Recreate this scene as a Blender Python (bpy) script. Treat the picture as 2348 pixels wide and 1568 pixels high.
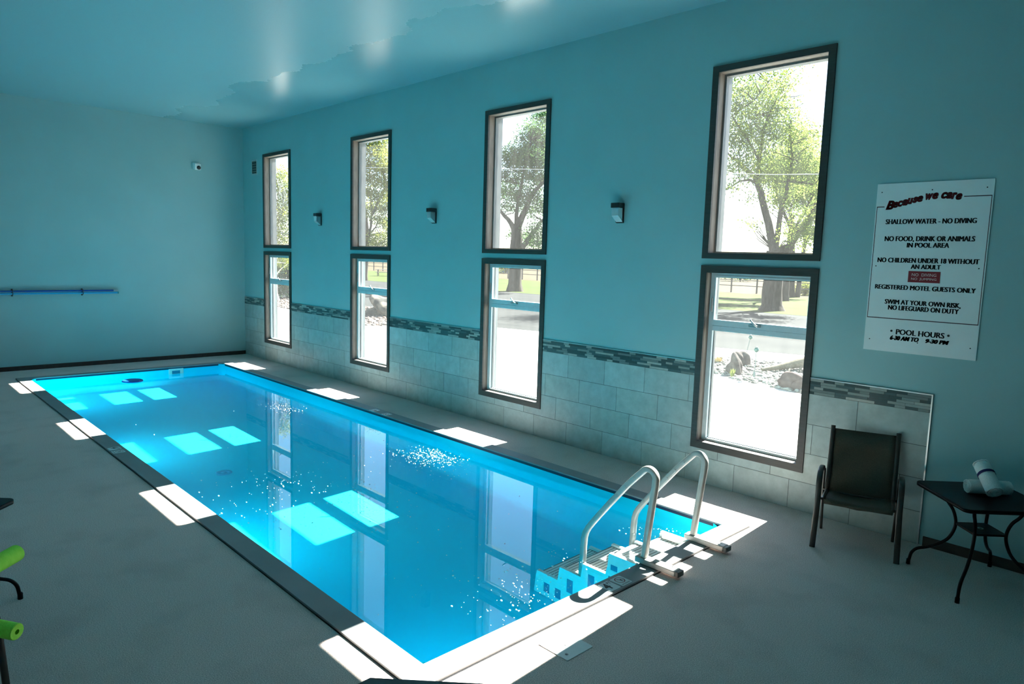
import bpy, bmesh, math, random
import numpy as np
from mathutils import Vector, Matrix

random.seed(7)
rng = np.random.default_rng(7)
scene = bpy.context.scene
COL = scene.collection
for o in list(bpy.data.objects):
    bpy.data.objects.remove(o)

# ------------------------------------------------------------------ camera
# world: x runs along the window wall (far wall at x=0), window wall at y=0, room at y<0, outdoors at y>0
RIGHT = (0.6909451706684403, 0.7222971925674089, 0.029690684384154377)
UP = (-0.10658974016889969, 0.0611687881364274, 0.9924197734067209)
FWD = (-0.7150058729973388, 0.6888723720451854, -0.1192537488389913)
cam_data = bpy.data.cameras.new('camera')
cam = bpy.data.objects.new('camera', cam_data)
COL.objects.link(cam)
m = Matrix.Identity(4)
for i in range(3):
    m[i][0], m[i][1], m[i][2] = RIGHT[i], UP[i], -FWD[i]
m[0][3], m[1][3], m[2][3] = 16.282896847523457, -6.904436659922475, 2.45695343156256
cam.matrix_world = m
cam_data.sensor_fit = 'HORIZONTAL'
cam_data.sensor_width = 36.0
cam_data.lens = 36.0 * 1606.756 / 2348.0
cam_data.clip_start, cam_data.clip_end = 0.05, 600
scene.camera = cam

# ------------------------------------------------------------------ render colour, light
scene.view_settings.view_transform = 'Standard'
scene.view_settings.look = 'None'
scene.view_settings.gamma = 1.0
scene.view_settings.use_curve_mapping = False
scene.view_settings.exposure = 1.62
cy = scene.cycles
cy.use_denoising = True
cy.max_bounces = 14
cy.diffuse_bounces = 8
cy.glossy_bounces = 4
cy.transmission_bounces = 8
cy.transparent_max_bounces = 24
cy.caustics_refractive = True
cy.caustics_reflective = False
cy.blur_glossy = 0.5
cy.sample_clamp_indirect = 20.0

SUN_TO = Vector((-0.058, 1.0, 0.88)).normalized()      # towards the sun
world = bpy.data.worlds.new('sky')
scene.world = world
world.use_nodes = True
wn = world.node_tree
wn.nodes.clear()
wo = wn.nodes.new('ShaderNodeOutputWorld')
wb = wn.nodes.new('ShaderNodeBackground')
sky = wn.nodes.new('ShaderNodeTexSky')
sky.sky_type = 'NISHITA'
sky.sun_disc = False
sky.sun_elevation = math.asin(SUN_TO.z)
sky.sun_rotation = math.atan2(SUN_TO.x, SUN_TO.y)
sky.altitude = 1200
sky.air_density = 1.0
sky.dust_density = 1.6
sky.ozone_density = 1.0
wb.inputs['Strength'].default_value = 0.17
wn.links.new(sky.outputs[0], wb.inputs['Color'])
wn.links.new(wb.outputs[0], wo.inputs['Surface'])

sun_d = bpy.data.lights.new('sun', 'SUN')
sun_d.energy = 28.0
sun_d.angle = math.radians(0.53)
sun_d.color = (1.0, 0.95, 0.88)
sun_d.cycles.is_caustics_light = True
sun = bpy.data.objects.new('sun', sun_d)
COL.objects.link(sun)
sun.rotation_euler = SUN_TO.to_track_quat('Z', 'Y').to_euler()
sun.location = (6, 12, 14)

# ------------------------------------------------------------------ materials
MATS = {}


def mat(name, c, rough=0.5, metal=0.0, c2=None, scale=20.0, detail=4.0, bump=0.0, bscale=None, spec=0.5, stretch=None,
        lo=0.35, hi=0.65, coat=0.0):
    """Principled material with a noise that mixes two colours and, if asked, a bump."""
    if name in MATS:
        return MATS[name]
    M = bpy.data.materials.new(name)
    M.use_nodes = True
    nt = M.node_tree
    b = nt.nodes['Principled BSDF']
    b.inputs['Roughness'].default_value = rough
    b.inputs['Metallic'].default_value = metal
    b.inputs['Specular IOR Level'].default_value = spec
    b.inputs['Coat Weight'].default_value = coat
    tc = nt.nodes.new('ShaderNodeTexCoord')
    mp = nt.nodes.new('ShaderNodeMapping')
    nt.links.new(tc.outputs['Object'], mp.inputs['Vector'])
    if stretch:
        mp.inputs['Scale'].default_value = stretch
    nz = nt.nodes.new('ShaderNodeTexNoise')
    nz.inputs['Scale'].default_value = scale
    nz.inputs['Detail'].default_value = detail
    nt.links.new(mp.outputs[0], nz.inputs['Vector'])
    rp = nt.nodes.new('ShaderNodeValToRGB')
    rp.color_ramp.elements[0].position = lo
    rp.color_ramp.elements[1].position = hi
    c2 = c2 or tuple(min(1.0, v * 1.06) for v in c)
    rp.color_ramp.elements[0].color = (*c, 1)
    rp.color_ramp.elements[1].color = (*c2, 1)
    nt.links.new(nz.outputs['Fac'], rp.inputs['Fac'])
    nt.links.new(rp.outputs[0], b.inputs['Base Color'])
    if bump:
        bp = nt.nodes.new('ShaderNodeBump')
        bp.inputs['Strength'].default_value = bump
        bp.inputs['Distance'].default_value = 0.01
        if bscale:
            n2 = nt.nodes.new('ShaderNodeTexNoise')
            n2.inputs['Scale'].default_value = bscale
            n2.inputs['Detail'].default_value = 3
            nt.links.new(mp.outputs[0], n2.inputs['Vector'])
            nt.links.new(n2.outputs['Fac'], bp.inputs['Height'])
        else:
            nt.links.new(nz.outputs['Fac'], bp.inputs['Height'])
        nt.links.new(bp.outputs[0], b.inputs['Normal'])
    MATS[name] = M
    return M


WALL = mat('wall_paint', (0.28, 0.475, 0.49), 0.75, c2=(0.30, 0.495, 0.51), scale=1.3, bump=0.12, bscale=140)
TRIM = mat('brown_trim', (0.040, 0.034, 0.031), 0.5, c2=(0.052, 0.045, 0.041), scale=6, stretch=(1, 1, 8))
WOOD_JAMB = mat('jamb_wood', (0.15, 0.125, 0.105), 0.6, c2=(0.20, 0.17, 0.145), scale=9, stretch=(4, 4, .6))
SASH = mat('aluminium_sash', (0.50, 0.60, 0.64), 0.35, c2=(0.54, 0.64, 0.68), scale=15)
FRAME_GREY = mat('frame_grey', (0.14, 0.15, 0.155), 0.5, c2=(0.19, 0.20, 0.20), scale=7, stretch=(4, 4, .7))
METAL = mat('satin_metal', (0.55, 0.55, 0.55), 0.3, 1.0, scale=30)
BLACK = mat('black_metal', (0.012, 0.012, 0.014), 0.35, c2=(0.018, 0.017, 0.02), scale=40)
BASEB = mat('dark_baseboard', (0.022, 0.017, 0.014), 0.6, c2=(0.035, 0.028, 0.022), scale=14)
COPING = mat('grey_coping', (0.21, 0.225, 0.235), 0.6, c2=(0.25, 0.262, 0.27), scale=2.5, bump=0.05, bscale=200)
GROUT = mat('grout', (0.05, 0.05, 0.048), 0.9, scale=60)
WHITE_PL = mat('white_plastic', (0.78, 0.78, 0.75), 0.4, c2=(0.82, 0.82, 0.80), scale=20)
RAIL_PL = mat('beige_plastic', (0.31, 0.305, 0.285), 0.32, c2=(0.36, 0.35, 0.33), scale=12)
TREAD_SHADE = mat('tread_groove_shade', (0.16, 0.17, 0.17), 0.6, scale=20)  # slab under the ribs, darkened to paint in the shadow of the grooves
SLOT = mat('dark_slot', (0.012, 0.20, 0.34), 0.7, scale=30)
SIGN_W = mat('sign_white', (0.74, 0.80, 0.80), 0.3, c2=(0.77, 0.83, 0.83), scale=4)
INK = mat('black_ink', (0.012, 0.012, 0.014), 0.5, scale=50)
RED = mat('red_ink', (0.24, 0.012, 0.02), 0.45, scale=50)
PALE_INK = mat('pale_lettering', (0.75, 0.6, 0.58), 0.5, scale=50)
CHAIR_FR = mat('chair_frame', (0.030, 0.025, 0.023), 0.32, c2=(0.040, 0.033, 0.030), scale=25)
TABLE_BK = mat('table_black', (0.006, 0.006, 0.008), 0.3, c2=(0.009, 0.009, 0.012), scale=30, spec=0.08)
TOWEL = mat('white_towel', (0.74, 0.76, 0.74), 0.95, c2=(0.84, 0.86, 0.84), scale=120, bump=0.6, bscale=240)
NAVY = mat('navy_stripe', (0.012, 0.012, 0.09), 0.9, scale=120)
NOODLE = mat('green_foam', (0.38, 0.92, 0.07), 0.8, c2=(0.44, 0.96, 0.09), scale=30, bump=0.2, bscale=160)
POLE_D = mat('blue_pole', (0.005, 0.055, 0.32), 0.3, scale=30)
POLE_L = mat('light_blue_pole', (0.03, 0.35, 0.62), 0.3, scale=30)
LINER = mat('pool_liner', (0.004, 0.755, 0.975), 0.55, c2=(0.005, 0.765, 0.98), scale=0.9, spec=0.2)
LIGHT_BLUE = mat('navy_foam', (0.003, 0.075, 0.36), 0.4, scale=10)
CONCRETE = mat('concrete', (0.26, 0.25, 0.235), 0.9, spec=0.03, c2=(0.30, 0.29, 0.275), scale=1.2, bump=0.1, bscale=60)
ASPHALT = mat('asphalt', (0.017, 0.0175, 0.018), 0.9, spec=0.03, c2=(0.024, 0.0245, 0.0245), scale=0.6, bump=0.1, bscale=40)
GRASS = mat('lawn_grass', (0.024, 0.036, 0.006), 0.95, spec=0.03, c2=(0.034, 0.045, 0.010), scale=0.35, detail=8)
DRY = mat('dry_field', (0.036, 0.027, 0.015), 0.95, spec=0.03, c2=(0.052, 0.039, 0.024), scale=0.25, detail=8, stretch=(1, 4, 1))
BARK = mat('bark', (0.025, 0.021, 0.018), 0.95, spec=0.03, c2=(0.055, 0.047, 0.041), scale=5, stretch=(3, 3, .5), bump=0.8)
BIRCH = mat('birch_bark', (0.55, 0.52, 0.48), 0.8, spec=0.03, c2=(0.68, 0.65, 0.6), scale=6, bump=0.3)
ROCK = mat('lava_rock', (0.030, 0.025, 0.024), 0.95, spec=0.03, c2=(0.070, 0.060, 0.056), scale=9, bump=0.9)
ROCK_PALE = mat('pale_boulder', (0.036, 0.034, 0.032), 0.95, spec=0.03, c2=(0.15, 0.125, 0.10), scale=2.6, bump=0.8, lo=.45, hi=.62)
PEBBLE = mat('pebbles', (0.055, 0.05, 0.045), 0.9, spec=0.03, c2=(0.24, 0.225, 0.205), scale=7)
PEBBLE_R = mat('red_pebbles', (0.085, 0.056, 0.048), 0.9, spec=0.03, c2=(0.19, 0.155, 0.135), scale=5)
DRIFT = mat('driftwood', (0.085, 0.069, 0.05), 0.85, spec=0.03, c2=(0.14, 0.12, 0.09), scale=6, stretch=(1, 5, 5), bump=0.5)
GLOBE = mat('green_glass_globe', (0.012, 0.055, 0.045), 0.15, c2=(0.025, 0.085, 0.07), scale=18)
STAKE = mat('pale_stake', (0.10, 0.11, 0.105), 0.5, scale=12)
FENCE = mat('weathered_fence', (0.13, 0.11, 0.10), 0.9, spec=0.03, scale=8)
SHED = mat('grey_siding', (0.17, 0.18, 0.20), 0.8, scale=4)
RAILCAP = mat('dark_rail_paint', (0.06, 0.07, 0.085), 0.45, c2=(0.075, 0.088, 0.105), scale=9, stretch=(1, 6, 1))
LID = mat('white_lid', (0.74, 0.74, 0.74), 0.4, scale=12)
STICKER = mat('marker_white', (0.62, 0.68, 0.69), 0.4, scale=12)
VENT_M = mat('painted_vent', (0.42, 0.46, 0.45), 0.5, scale=10)
VENT_S = mat('vent_louvre', (0.20, 0.17, 0.14), 0.5, scale=10)
CAM_W = mat('camera_white', (0.75, 0.78, 0.78), 0.35, scale=12)


def carpet():
    M = bpy.data.materials.new('deck_carpet')
    M.use_nodes = True
    nt = M.node_tree
    b = nt.nodes['Principled BSDF']
    b.inputs['Roughness'].default_value = 0.97
    b.inputs['Specular IOR Level'].default_value = 0.15
    tc = nt.nodes.new('ShaderNodeTexCoord')
    f = nt.nodes.new('ShaderNodeTexNoise')
    f.inputs['Scale'].default_value = 150
    f.inputs['Detail'].default_value = 5
    f.inputs['Roughness'].default_value = 0.75
    nt.links.new(tc.outputs['Object'], f.inputs['Vector'])
    r = nt.nodes.new('ShaderNodeValToRGB')
    r.color_ramp.elements[0].position = 0.36
    r.color_ramp.elements[0].color = (0.38, 0.305, 0.28, 1)
    r.color_ramp.elements[1].position = 0.62
    r.color_ramp.elements[1].color = (0.90, 0.74, 0.69, 1)
    nt.links.new(f.outputs['Fac'], r.inputs['Fac'])
    s = nt.nodes.new('ShaderNodeTexNoise')
    s.inputs['Scale'].default_value = 2.2
    s.inputs['Detail'].default_value = 6
    nt.links.new(tc.outputs['Object'], s.inputs['Vector'])
    r2 = nt.nodes.new('ShaderNodeValToRGB')
    r2.color_ramp.elements[0].position = 0.28
    r2.color_ramp.elements[0].color = (0.86, 0.86, 0.86, 1)
    r2.color_ramp.elements[1].position = 0.5
    r2.color_ramp.elements[1].color = (1, 1, 1, 1)
    nt.links.new(s.outputs['Fac'], r2.inputs['Fac'])
    mx = nt.nodes.new('ShaderNodeMix')
    mx.data_type = 'RGBA'
    mx.blend_type = 'MULTIPLY'
    mx.inputs[0].default_value = 1.0
    nt.links.new(r.outputs[0], mx.inputs[6])
    nt.links.new(r2.outputs[0], mx.inputs[7])
    nt.links.new(mx.outputs[2], b.inputs['Base Color'])
    bp = nt.nodes.new('ShaderNodeBump')
    bp.inputs['Strength'].default_value = 0.5
    bp.inputs['Distance'].default_value = 0.0046
    nt.links.new(f.outputs['Fac'], bp.inputs['Height'])
    nt.links.new(bp.outputs[0], b.inputs['Normal'])
    return M


CARPET = carpet()


def ceiling_mat():
    """Satin ceiling paint; a second roller coat with a ragged edge is glossier along the window side."""
    M = bpy.data.materials.new('satin_ceiling_paint')
    M.use_nodes = True
    nt = M.node_tree
    b = nt.nodes['Principled BSDF']
    b.inputs['Base Color'].default_value = (0.22, 0.435, 0.48, 1)
    tc = nt.nodes.new('ShaderNodeTexCoord')
    sp = nt.nodes.new('ShaderNodeSeparateXYZ')
    nt.links.new(tc.outputs['Object'], sp.inputs[0])
    nz = nt.nodes.new('ShaderNodeTexNoise')
    nz.inputs['Scale'].default_value = 0.75
    nz.inputs['Detail'].default_value = 6
    nz.inputs['Roughness'].default_value = 0.6
    nt.links.new(tc.outputs['Object'], nz.inputs['Vector'])
    ad = nt.nodes.new('ShaderNodeMath')
    ad.operation = 'MULTIPLY_ADD'
    ad.inputs[1].default_value = 1.6
    nt.links.new(nz.outputs['Fac'], ad.inputs[0])
    nt.links.new(sp.outputs['Y'], ad.inputs[2])
    mr = nt.nodes.new('ShaderNodeMapRange')
    mr.inputs['From Min'].default_value = -0.93
    mr.inputs['From Max'].default_value = -0.86
    mr.inputs['To Min'].default_value = 0.36
    mr.inputs['To Max'].default_value = 0.21
    nt.links.new(ad.outputs[0], mr.inputs['Value'])
    nt.links.new(mr.outputs[0], b.inputs['Roughness'])
    b.inputs['Specular IOR Level'].default_value = 0.5
    n2 = nt.nodes.new('ShaderNodeTexNoise')
    n2.inputs['Scale'].default_value = 45
    n2.inputs['Detail'].default_value = 3
    nt.links.new(tc.outputs['Object'], n2.inputs['Vector'])
    bp = nt.nodes.new('ShaderNodeBump')
    bp.inputs['Strength'].default_value = 0.10
    bp.inputs['Distance'].default_value = 0.01
    nt.links.new(n2.outputs['Fac'], bp.inputs['Height'])
    nt.links.new(bp.outputs[0], b.inputs['Normal'])
    return M


CEIL = ceiling_mat()


def attr_mat(name, rough, spec=0.5, noise=8.0, amt=0.12, bump=0.0):
    """Base colour from the mesh's own per-piece colour (tile glaze, stone) varied by a noise."""
    M = bpy.data.materials.new(name)
    M.use_nodes = True
    nt = M.node_tree
    b = nt.nodes['Principled BSDF']
    b.inputs['Roughness'].default_value = rough
    b.inputs['Specular IOR Level'].default_value = spec
    a = nt.nodes.new('ShaderNodeAttribute')
    a.attribute_name = 'glaze'
    tc = nt.nodes.new('ShaderNodeTexCoord')
    nz = nt.nodes.new('ShaderNodeTexNoise')
    nz.inputs['Scale'].default_value = noise
    nz.inputs['Detail'].default_value = 7
    nz.inputs['Roughness'].default_value = 0.65
    nt.links.new(tc.outputs['Object'], nz.inputs['Vector'])
    mr = nt.nodes.new('ShaderNodeMapRange')
    mr.inputs['From Min'].default_value = 0.3
    mr.inputs['From Max'].default_value = 0.7
    mr.inputs['To Min'].default_value = 1 - amt
    mr.inputs['To Max'].default_value = 1 + amt
    nt.links.new(nz.outputs['Fac'], mr.inputs['Value'])
    mx = nt.nodes.new('ShaderNodeMix')
    mx.data_type = 'RGBA'
    mx.blend_type = 'MULTIPLY'
    mx.inputs[0].default_value = 1.0
    nt.links.new(a.outputs['Color'], mx.inputs[6])
    nt.links.new(mr.outputs[0], mx.inputs[7])
    nt.links.new(mx.outputs[2], b.inputs['Base Color'])
    if bump:
        bp = nt.nodes.new('ShaderNodeBump')
        bp.inputs['Strength'].default_value = bump
        bp.inputs['Distance'].default_value = 0.004
        nt.links.new(nz.outputs['Fac'], bp.inputs['Height'])
        nt.links.new(bp.outputs[0], b.inputs['Normal'])
    return M


TILE = attr_mat('stone_tile', 0.45, noise=7, amt=0.16, bump=0.1)
MOSAIC = attr_mat('glass_mosaic', 0.18, noise=30, amt=0.08)


def glass_mat():
    """Window pane: clear, mirror by Fresnel, with a film of dust that glows where light strikes it."""
    M = bpy.data.materials.new('dusty_window_glass')
    M.use_nodes = True
    nt = M.node_tree
    nt.nodes.clear()
    out = nt.nodes.new('ShaderNodeOutputMaterial')
    tr = nt.nodes.new('ShaderNodeBsdfTransparent')
    tr.inputs[0].default_value = (0.93, 0.975, 0.965, 1)
    gl = nt.nodes.new('ShaderNodeBsdfGlossy')
    gl.inputs['Roughness'].default_value = 0.0
    fr = nt.nodes.new('ShaderNodeFresnel')
    fr.inputs['IOR'].default_value = 1.45
    m1 = nt.nodes.new('ShaderNodeMixShader')
    ge = nt.nodes.new('ShaderNodeNewGeometry')
    fm = nt.nodes.new('ShaderNodeMath')
    fm.operation = 'MULTIPLY_ADD'                          # only the outer face of the pane mirrors
    fm.inputs[1].default_value = -1.0
    fm.inputs[2].default_value = 1.0
    nt.links.new(ge.outputs['Backfacing'], fm.inputs[0])
    fx = nt.nodes.new('ShaderNodeMath')
    fx.operation = 'MULTIPLY'
    nt.links.new(fm.outputs[0], fx.inputs[0])
    nt.links.new(fr.outputs[0], fx.inputs[1])
    nt.links.new(fx.outputs[0], m1.inputs[0])
    nt.links.new(tr.outputs[0], m1.inputs[1])
    nt.links.new(gl.outputs[0], m1.inputs[2])
    tl = nt.nodes.new('ShaderNodeBsdfTranslucent')
    tl.inputs[0].default_value = (0.85, 0.86, 0.84, 1)
    tc = nt.nodes.new('ShaderNodeTexCoord')
    mp = nt.nodes.new('ShaderNodeMapping')
    mp.inputs['Scale'].default_value = (9, 1, 1.2)
    nt.links.new(tc.outputs['Object'], mp.inputs['Vector'])
    nz = nt.nodes.new('ShaderNodeTexNoise')
    nz.inputs['Scale'].default_value = 1.4
    nz.inputs['Detail'].default_value = 6
    nt.links.new(mp.outputs[0], nz.inputs['Vector'])
    mr = nt.nodes.new('ShaderNodeMapRange')
    mr.inputs['From Min'].default_value = 0.35
    mr.inputs['From Max'].default_value = 0.75
    mr.inputs['To Min'].default_value = 0.0046
    mr.inputs['To Max'].default_value = 0.0080
    nt.links.new(nz.outputs['Fac'], mr.inputs['Value'])
    m2 = nt.nodes.new('ShaderNodeMixShader')
    nt.links.new(mr.outputs[0], m2.inputs[0])
    nt.links.new(m1.outputs[0], m2.inputs[1])
    nt.links.new(tl.outputs[0], m2.inputs[2])
    nt.links.new(m2.outputs[0], out.inputs['Surface'])
    return M


PANE = glass_mat()


def water_mat():
    M = bpy.data.materials.new('pool_water')
    M.use_nodes = True
    nt = M.node_tree
    nt.nodes.clear()
    out = nt.nodes.new('ShaderNodeOutputMaterial')
    g = nt.nodes.new('ShaderNodeBsdfGlass')
    g.inputs['IOR'].default_value = 1.333
    g.inputs['Roughness'].default_value = 0.0
    g.inputs['Color'].default_value = (0.97, 0.995, 1.0, 1)
    nt.links.new(g.outputs[0], out.inputs['Surface'])
    return M


WATER = water_mat()


def clear_glass():
    M = bpy.data.materials.new('sconce_glass')
    M.use_nodes = True
    nt = M.node_tree
    b = nt.nodes['Principled BSDF']
    b.inputs['Base Color'].default_value = (0.80, 0.86, 0.88, 1)
    b.inputs['Transmission Weight'].default_value = 0.8
    b.inputs['Roughness'].default_value = 0.08
    b.inputs['IOR'].default_value = 1.3
    return M


SCONCE_G = clear_glass()


def leaf_mat(name, c1, c2):
    M = bpy.data.materials.new(name)
    M.use_nodes = True
    nt = M.node_tree
    nt.nodes.clear()
    out = nt.nodes.new('ShaderNodeOutputMaterial')
    tc = nt.nodes.new('ShaderNodeTexCoord')
    nz = nt.nodes.new('ShaderNodeTexNoise')
    nz.inputs['Scale'].default_value = 1.3
    nz.inputs['Detail'].default_value = 6
    nt.links.new(tc.outputs['Object'], nz.inputs['Vector'])
    rp = nt.nodes.new('ShaderNodeValToRGB')
    rp.color_ramp.elements[0].position = 0.4
    rp.color_ramp.elements[1].position = 0.62
    rp.color_ramp.elements[0].color = (*c1, 1)
    rp.color_ramp.elements[1].color = (*c2, 1)
    nt.links.new(nz.outputs['Fac'], rp.inputs['Fac'])
    d = nt.nodes.new('ShaderNodeBsdfDiffuse')
    t = nt.nodes.new('ShaderNodeBsdfTranslucent')
    nt.links.new(rp.outputs[0], d.inputs[0])
    nt.links.new(rp.outputs[0], t.inputs[0])
    mx = nt.nodes.new('ShaderNodeMixShader')
    mx.inputs[0].default_value = 0.45
    nt.links.new(d.outputs[0], mx.inputs[1])
    nt.links.new(t.outputs[0], mx.inputs[2])
    nt.links.new(mx.outputs[0], out.inputs['Surface'])
    return M


LEAF_G = leaf_mat('cottonwood_leaves', (0.110, 0.165, 0.040), (0.230, 0.280, 0.060))
LEAF_D = leaf_mat('dark_green_leaves', (0.055, 0.110, 0.045), (0.105, 0.170, 0.060))
LEAF_Y = leaf_mat('yellow_green_leaves', (0.135, 0.170, 0.036), (0.27, 0.28, 0.055))
LEAF_E = leaf_mat('evergreen_needles', (0.014, 0.032, 0.016), (0.034, 0.055, 0.028))

# ------------------------------------------------------------------ mesh builder and scene tree


def curve_pts(pts, k=4):
    """Catmull-Rom through pts, k steps per span."""
    P = [Vector(p) for p in pts]
    out = []
    for i in range(len(P) - 1):
        a, b_, c, d = P[max(i - 1, 0)], P[i], P[i + 1], P[min(i + 2, len(P) - 1)]
        for s in range(k):
            t = s / k
            out.append(.5 * ((2 * b_) + (c - a) * t + (2 * a - 5 * b_ + 4 * c - d) * t * t + (3 * b_ - a - 3 * c + d) * t ** 3))
    out.append(P[-1])
    return out


class MB:
    def __init__(self):
        self.v, self.f, self.mi, self.sm = [], [], [], []
        self.col = None

    def add(self, verts, faces, mi=0, smooth=False):
        n = len(self.v)
        self.v += [tuple(p) for p in verts]
        for f in faces:
            self.f.append(tuple(n + i for i in f))
            self.mi.append(mi)
            self.sm.append(smooth)

    def box(self, x0, x1, y0, y1, z0, z1, mi=0):
        self.add([(x, y, z) for z in (z0, z1) for y in (y0, y1) for x in (x0, x1)],
                 [(0, 2, 3, 1), (4, 5, 7, 6), (0, 1, 5, 4), (2, 6, 7, 3), (0, 4, 6, 2), (1, 3, 7, 5)], mi)

    def cbox(self, x0, x1, y0, y1, z0, z1, c=0.005, mi=0):
        """Box with chamfered edges."""
        b = bmesh.new()
        bmesh.ops.create_cube(b, size=1.0)
        for w in b.verts:
            w.co = Vector((x0 + (w.co.x + .5) * (x1 - x0), y0 + (w.co.y + .5) * (y1 - y0), z0 + (w.co.z + .5) * (z1 - z0)))
        bmesh.ops.bevel(b, geom=list(b.edges), offset=c, segments=2, affect='EDGES', profile=0.5)
        self.bm(b, mi)

    def bm(self, b, mi=0, smooth=False, mtx=None):
        b.verts.ensure_lookup_table()
        self.add([(mtx @ w.co) if mtx else w.co.copy() for w in b.verts], [[w.index for w in f.verts] for f in b.faces], mi, smooth)
        b.free()

    def prism(self, poly, axis, a0, a1, mi=0):
        """Polygon (2-D) extruded along axis from a0 to a1."""
        n = len(poly)

        def P(p, a):
            if axis == 'x':
                return (a, p[0], p[1])
            if axis == 'y':
                return (p[0], a, p[1])
            return (p[0], p[1], a)
        vs = [P(p, a0) for p in poly] + [P(p, a1) for p in poly]
        fs = [tuple(range(n))[::-1], tuple(range(n, 2 * n))] + [(i, (i + 1) % n, n + (i + 1) % n, n + i) for i in range(n)]
        self.add(vs, fs, mi)

    def ring(self, o, i, y0, y1, mi=0):
        """Mitred rectangular frame in the xz plane: o, i = (x0,x1,z0,z1) outer and inner."""
        def c(r, y):
            return [(r[0], y, r[2]), (r[1], y, r[2]), (r[1], y, r[3]), (r[0], y, r[3])]
        vs = c(o, y0) + c(i, y0) + c(o, y1) + c(i, y1)
        fs = []
        for k in range(4):
            j = (k + 1) % 4
            fs += [(k, j, 4 + j, 4 + k), (8 + k, 12 + k, 12 + j, 8 + j), (k, 8 + k, 8 + j, j), (4 + k, 4 + j, 12 + j, 12 + k)]
        self.add(vs, fs, mi)

    def tube(self, pts, r, seg=10, mi=0, cap=True, flat=None):
        """Swept tube through pts; r a number or one per point; flat=(a,b) makes an oval/rounded section."""
        pts = [Vector(p) for p in pts]
        n = len(pts)
        rr = r if isinstance(r, (list, tuple)) else [r] * n
        T = []
        for k in range(n):
            a = pts[min(k + 1, n - 1)] - pts[max(k - 1, 0)]
            T.append(a.normalized())
        up = Vector((0, 0, 1)) if abs(T[0].z) < .9 else Vector((1, 0, 0))
        if flat and len(flat) > 2:
            up = Vector(flat[2])
        N = (up - T[0] * up.dot(T[0])).normalized()
        rings = []
        for k in range(n):
            if k:
                q = T[k - 1].rotation_difference(T[k])
                N = (q @ N)
                N = (N - T[k] * N.dot(T[k])).normalized()
            B = T[k].cross(N)
            ring = []
            for s in range(seg):
                a = 2 * math.pi * s / seg
                ca, sa = math.cos(a), math.sin(a)
                if flat:
                    p = 0.5
                    ca = math.copysign(abs(ca) ** p, ca) * flat[0]
                    sa = math.copysign(abs(sa) ** p, sa) * flat[1]
                ring.append(pts[k] + (N * ca + B * sa) * rr[k])
            rings.append(ring)
        vs = [p for g in rings for p in g]
        fs = []
        for k in range(n - 1):
            for s in range(seg):
                t = (s + 1) % seg
                fs.append((k * seg + s, k * seg + t, (k + 1) * seg + t, (k + 1) * seg + s))
        self.add(vs, fs, mi, True)
        if cap:
            self.add(rings[0], [tuple(range(seg))[::-1]], mi)
            self.add(rings[-1], [tuple(range(seg))], mi)

    def lathe(self, prof, seg=20, mi=0, c=(0, 0, 0), smooth=True):
        vs, fs = [], []
        for (r, z) in prof:
            for s in range(seg):
                a = 2 * math.pi * s / seg
                vs.append((c[0] + r * math.cos(a), c[1] + r * math.sin(a), c[2] + z))
        for k in range(len(prof) - 1):
            for s in range(seg):
                t = (s + 1) % seg
                fs.append((k * seg + s, k * seg + t, (k + 1) * seg + t, (k + 1) * seg + s))
        self.add(vs, fs, mi, smooth)

    def build(self, name, mats, parent=None, auto=False):
        me = bpy.data.meshes.new(name)
        me.from_pydata([tuple(p) for p in self.v], [], self.f)
        mats = mats if isinstance(mats, (list, tuple)) else [mats]
        for q in mats:
            me.materials.append(q)
        me.polygons.foreach_set('material_index', self.mi)
        me.polygons.foreach_set('use_smooth', self.sm)
        me.update()
        o = bpy.data.objects.new(name, me)
        COL.objects.link(o)
        if parent is not None:
            o.parent = parent
        return o


def tag(o, label=None, cat=None, group=None, kind=None):
    if label:
        o['label'] = label
    if cat:
        o['category'] = cat
    if group:
        o['group'] = group
    if kind:
        o['kind'] = kind
    return o


def thing(name, label, cat, loc=(0, 0, 0), rot=0.0, group=None, kind=None):
    o = bpy.data.objects.new(name, None)
    COL.objects.link(o)
    o.location = loc
    o.rotation_euler = (0, 0, rot)
    o.empty_display_size = 0.1
    return tag(o, label, cat, group, kind)


def copy_tree(o, parent=None, depth=0):
    c = o.copy()
    COL.objects.link(c)
    c.parent = parent
    for ch in list(o.children):
        copy_tree(ch, c, depth + 1)
    return c


def text_geo(mb, body, x, y, w, h, frame, mi=0, bold=0.0, shear=0.0, rot=0.0):
    """Letters as flat geometry. (x,y) lower left, w,h size of the line; frame(u,v) -> 3-D point."""
    cu = bpy.data.curves.new('letters', 'FONT')
    cu.body = body
    cu.size = 1.0
    cu.resolution_u = 3
    cu.offset = bold
    cu.shear = shear
    ob = bpy.data.objects.new('letters', cu)
    COL.objects.link(ob)
    dg = bpy.context.evaluated_depsgraph_get()
    dg.update()
    me = bpy.data.meshes.new_from_object(ob.evaluated_get(dg))
    bpy.data.objects.remove(ob)
    bpy.data.curves.remove(cu)
    vs = np.array([q.co[:2] for q in me.vertices])
    mn, mxv = vs.min(0), vs.max(0)
    sc = np.array([w, h]) / np.maximum(mxv - mn, 1e-6)
    out = []
    ca, sa = math.cos(rot), math.sin(rot)
    for q in vs:
        a, b = (q - mn) * sc
        out.append(frame(x + a * ca - b * sa, y + a * sa + b * ca))
    mb.add(out, [tuple(p.vertices) for p in me.polygons], mi)
    bpy.data.meshes.remove(me)


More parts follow.
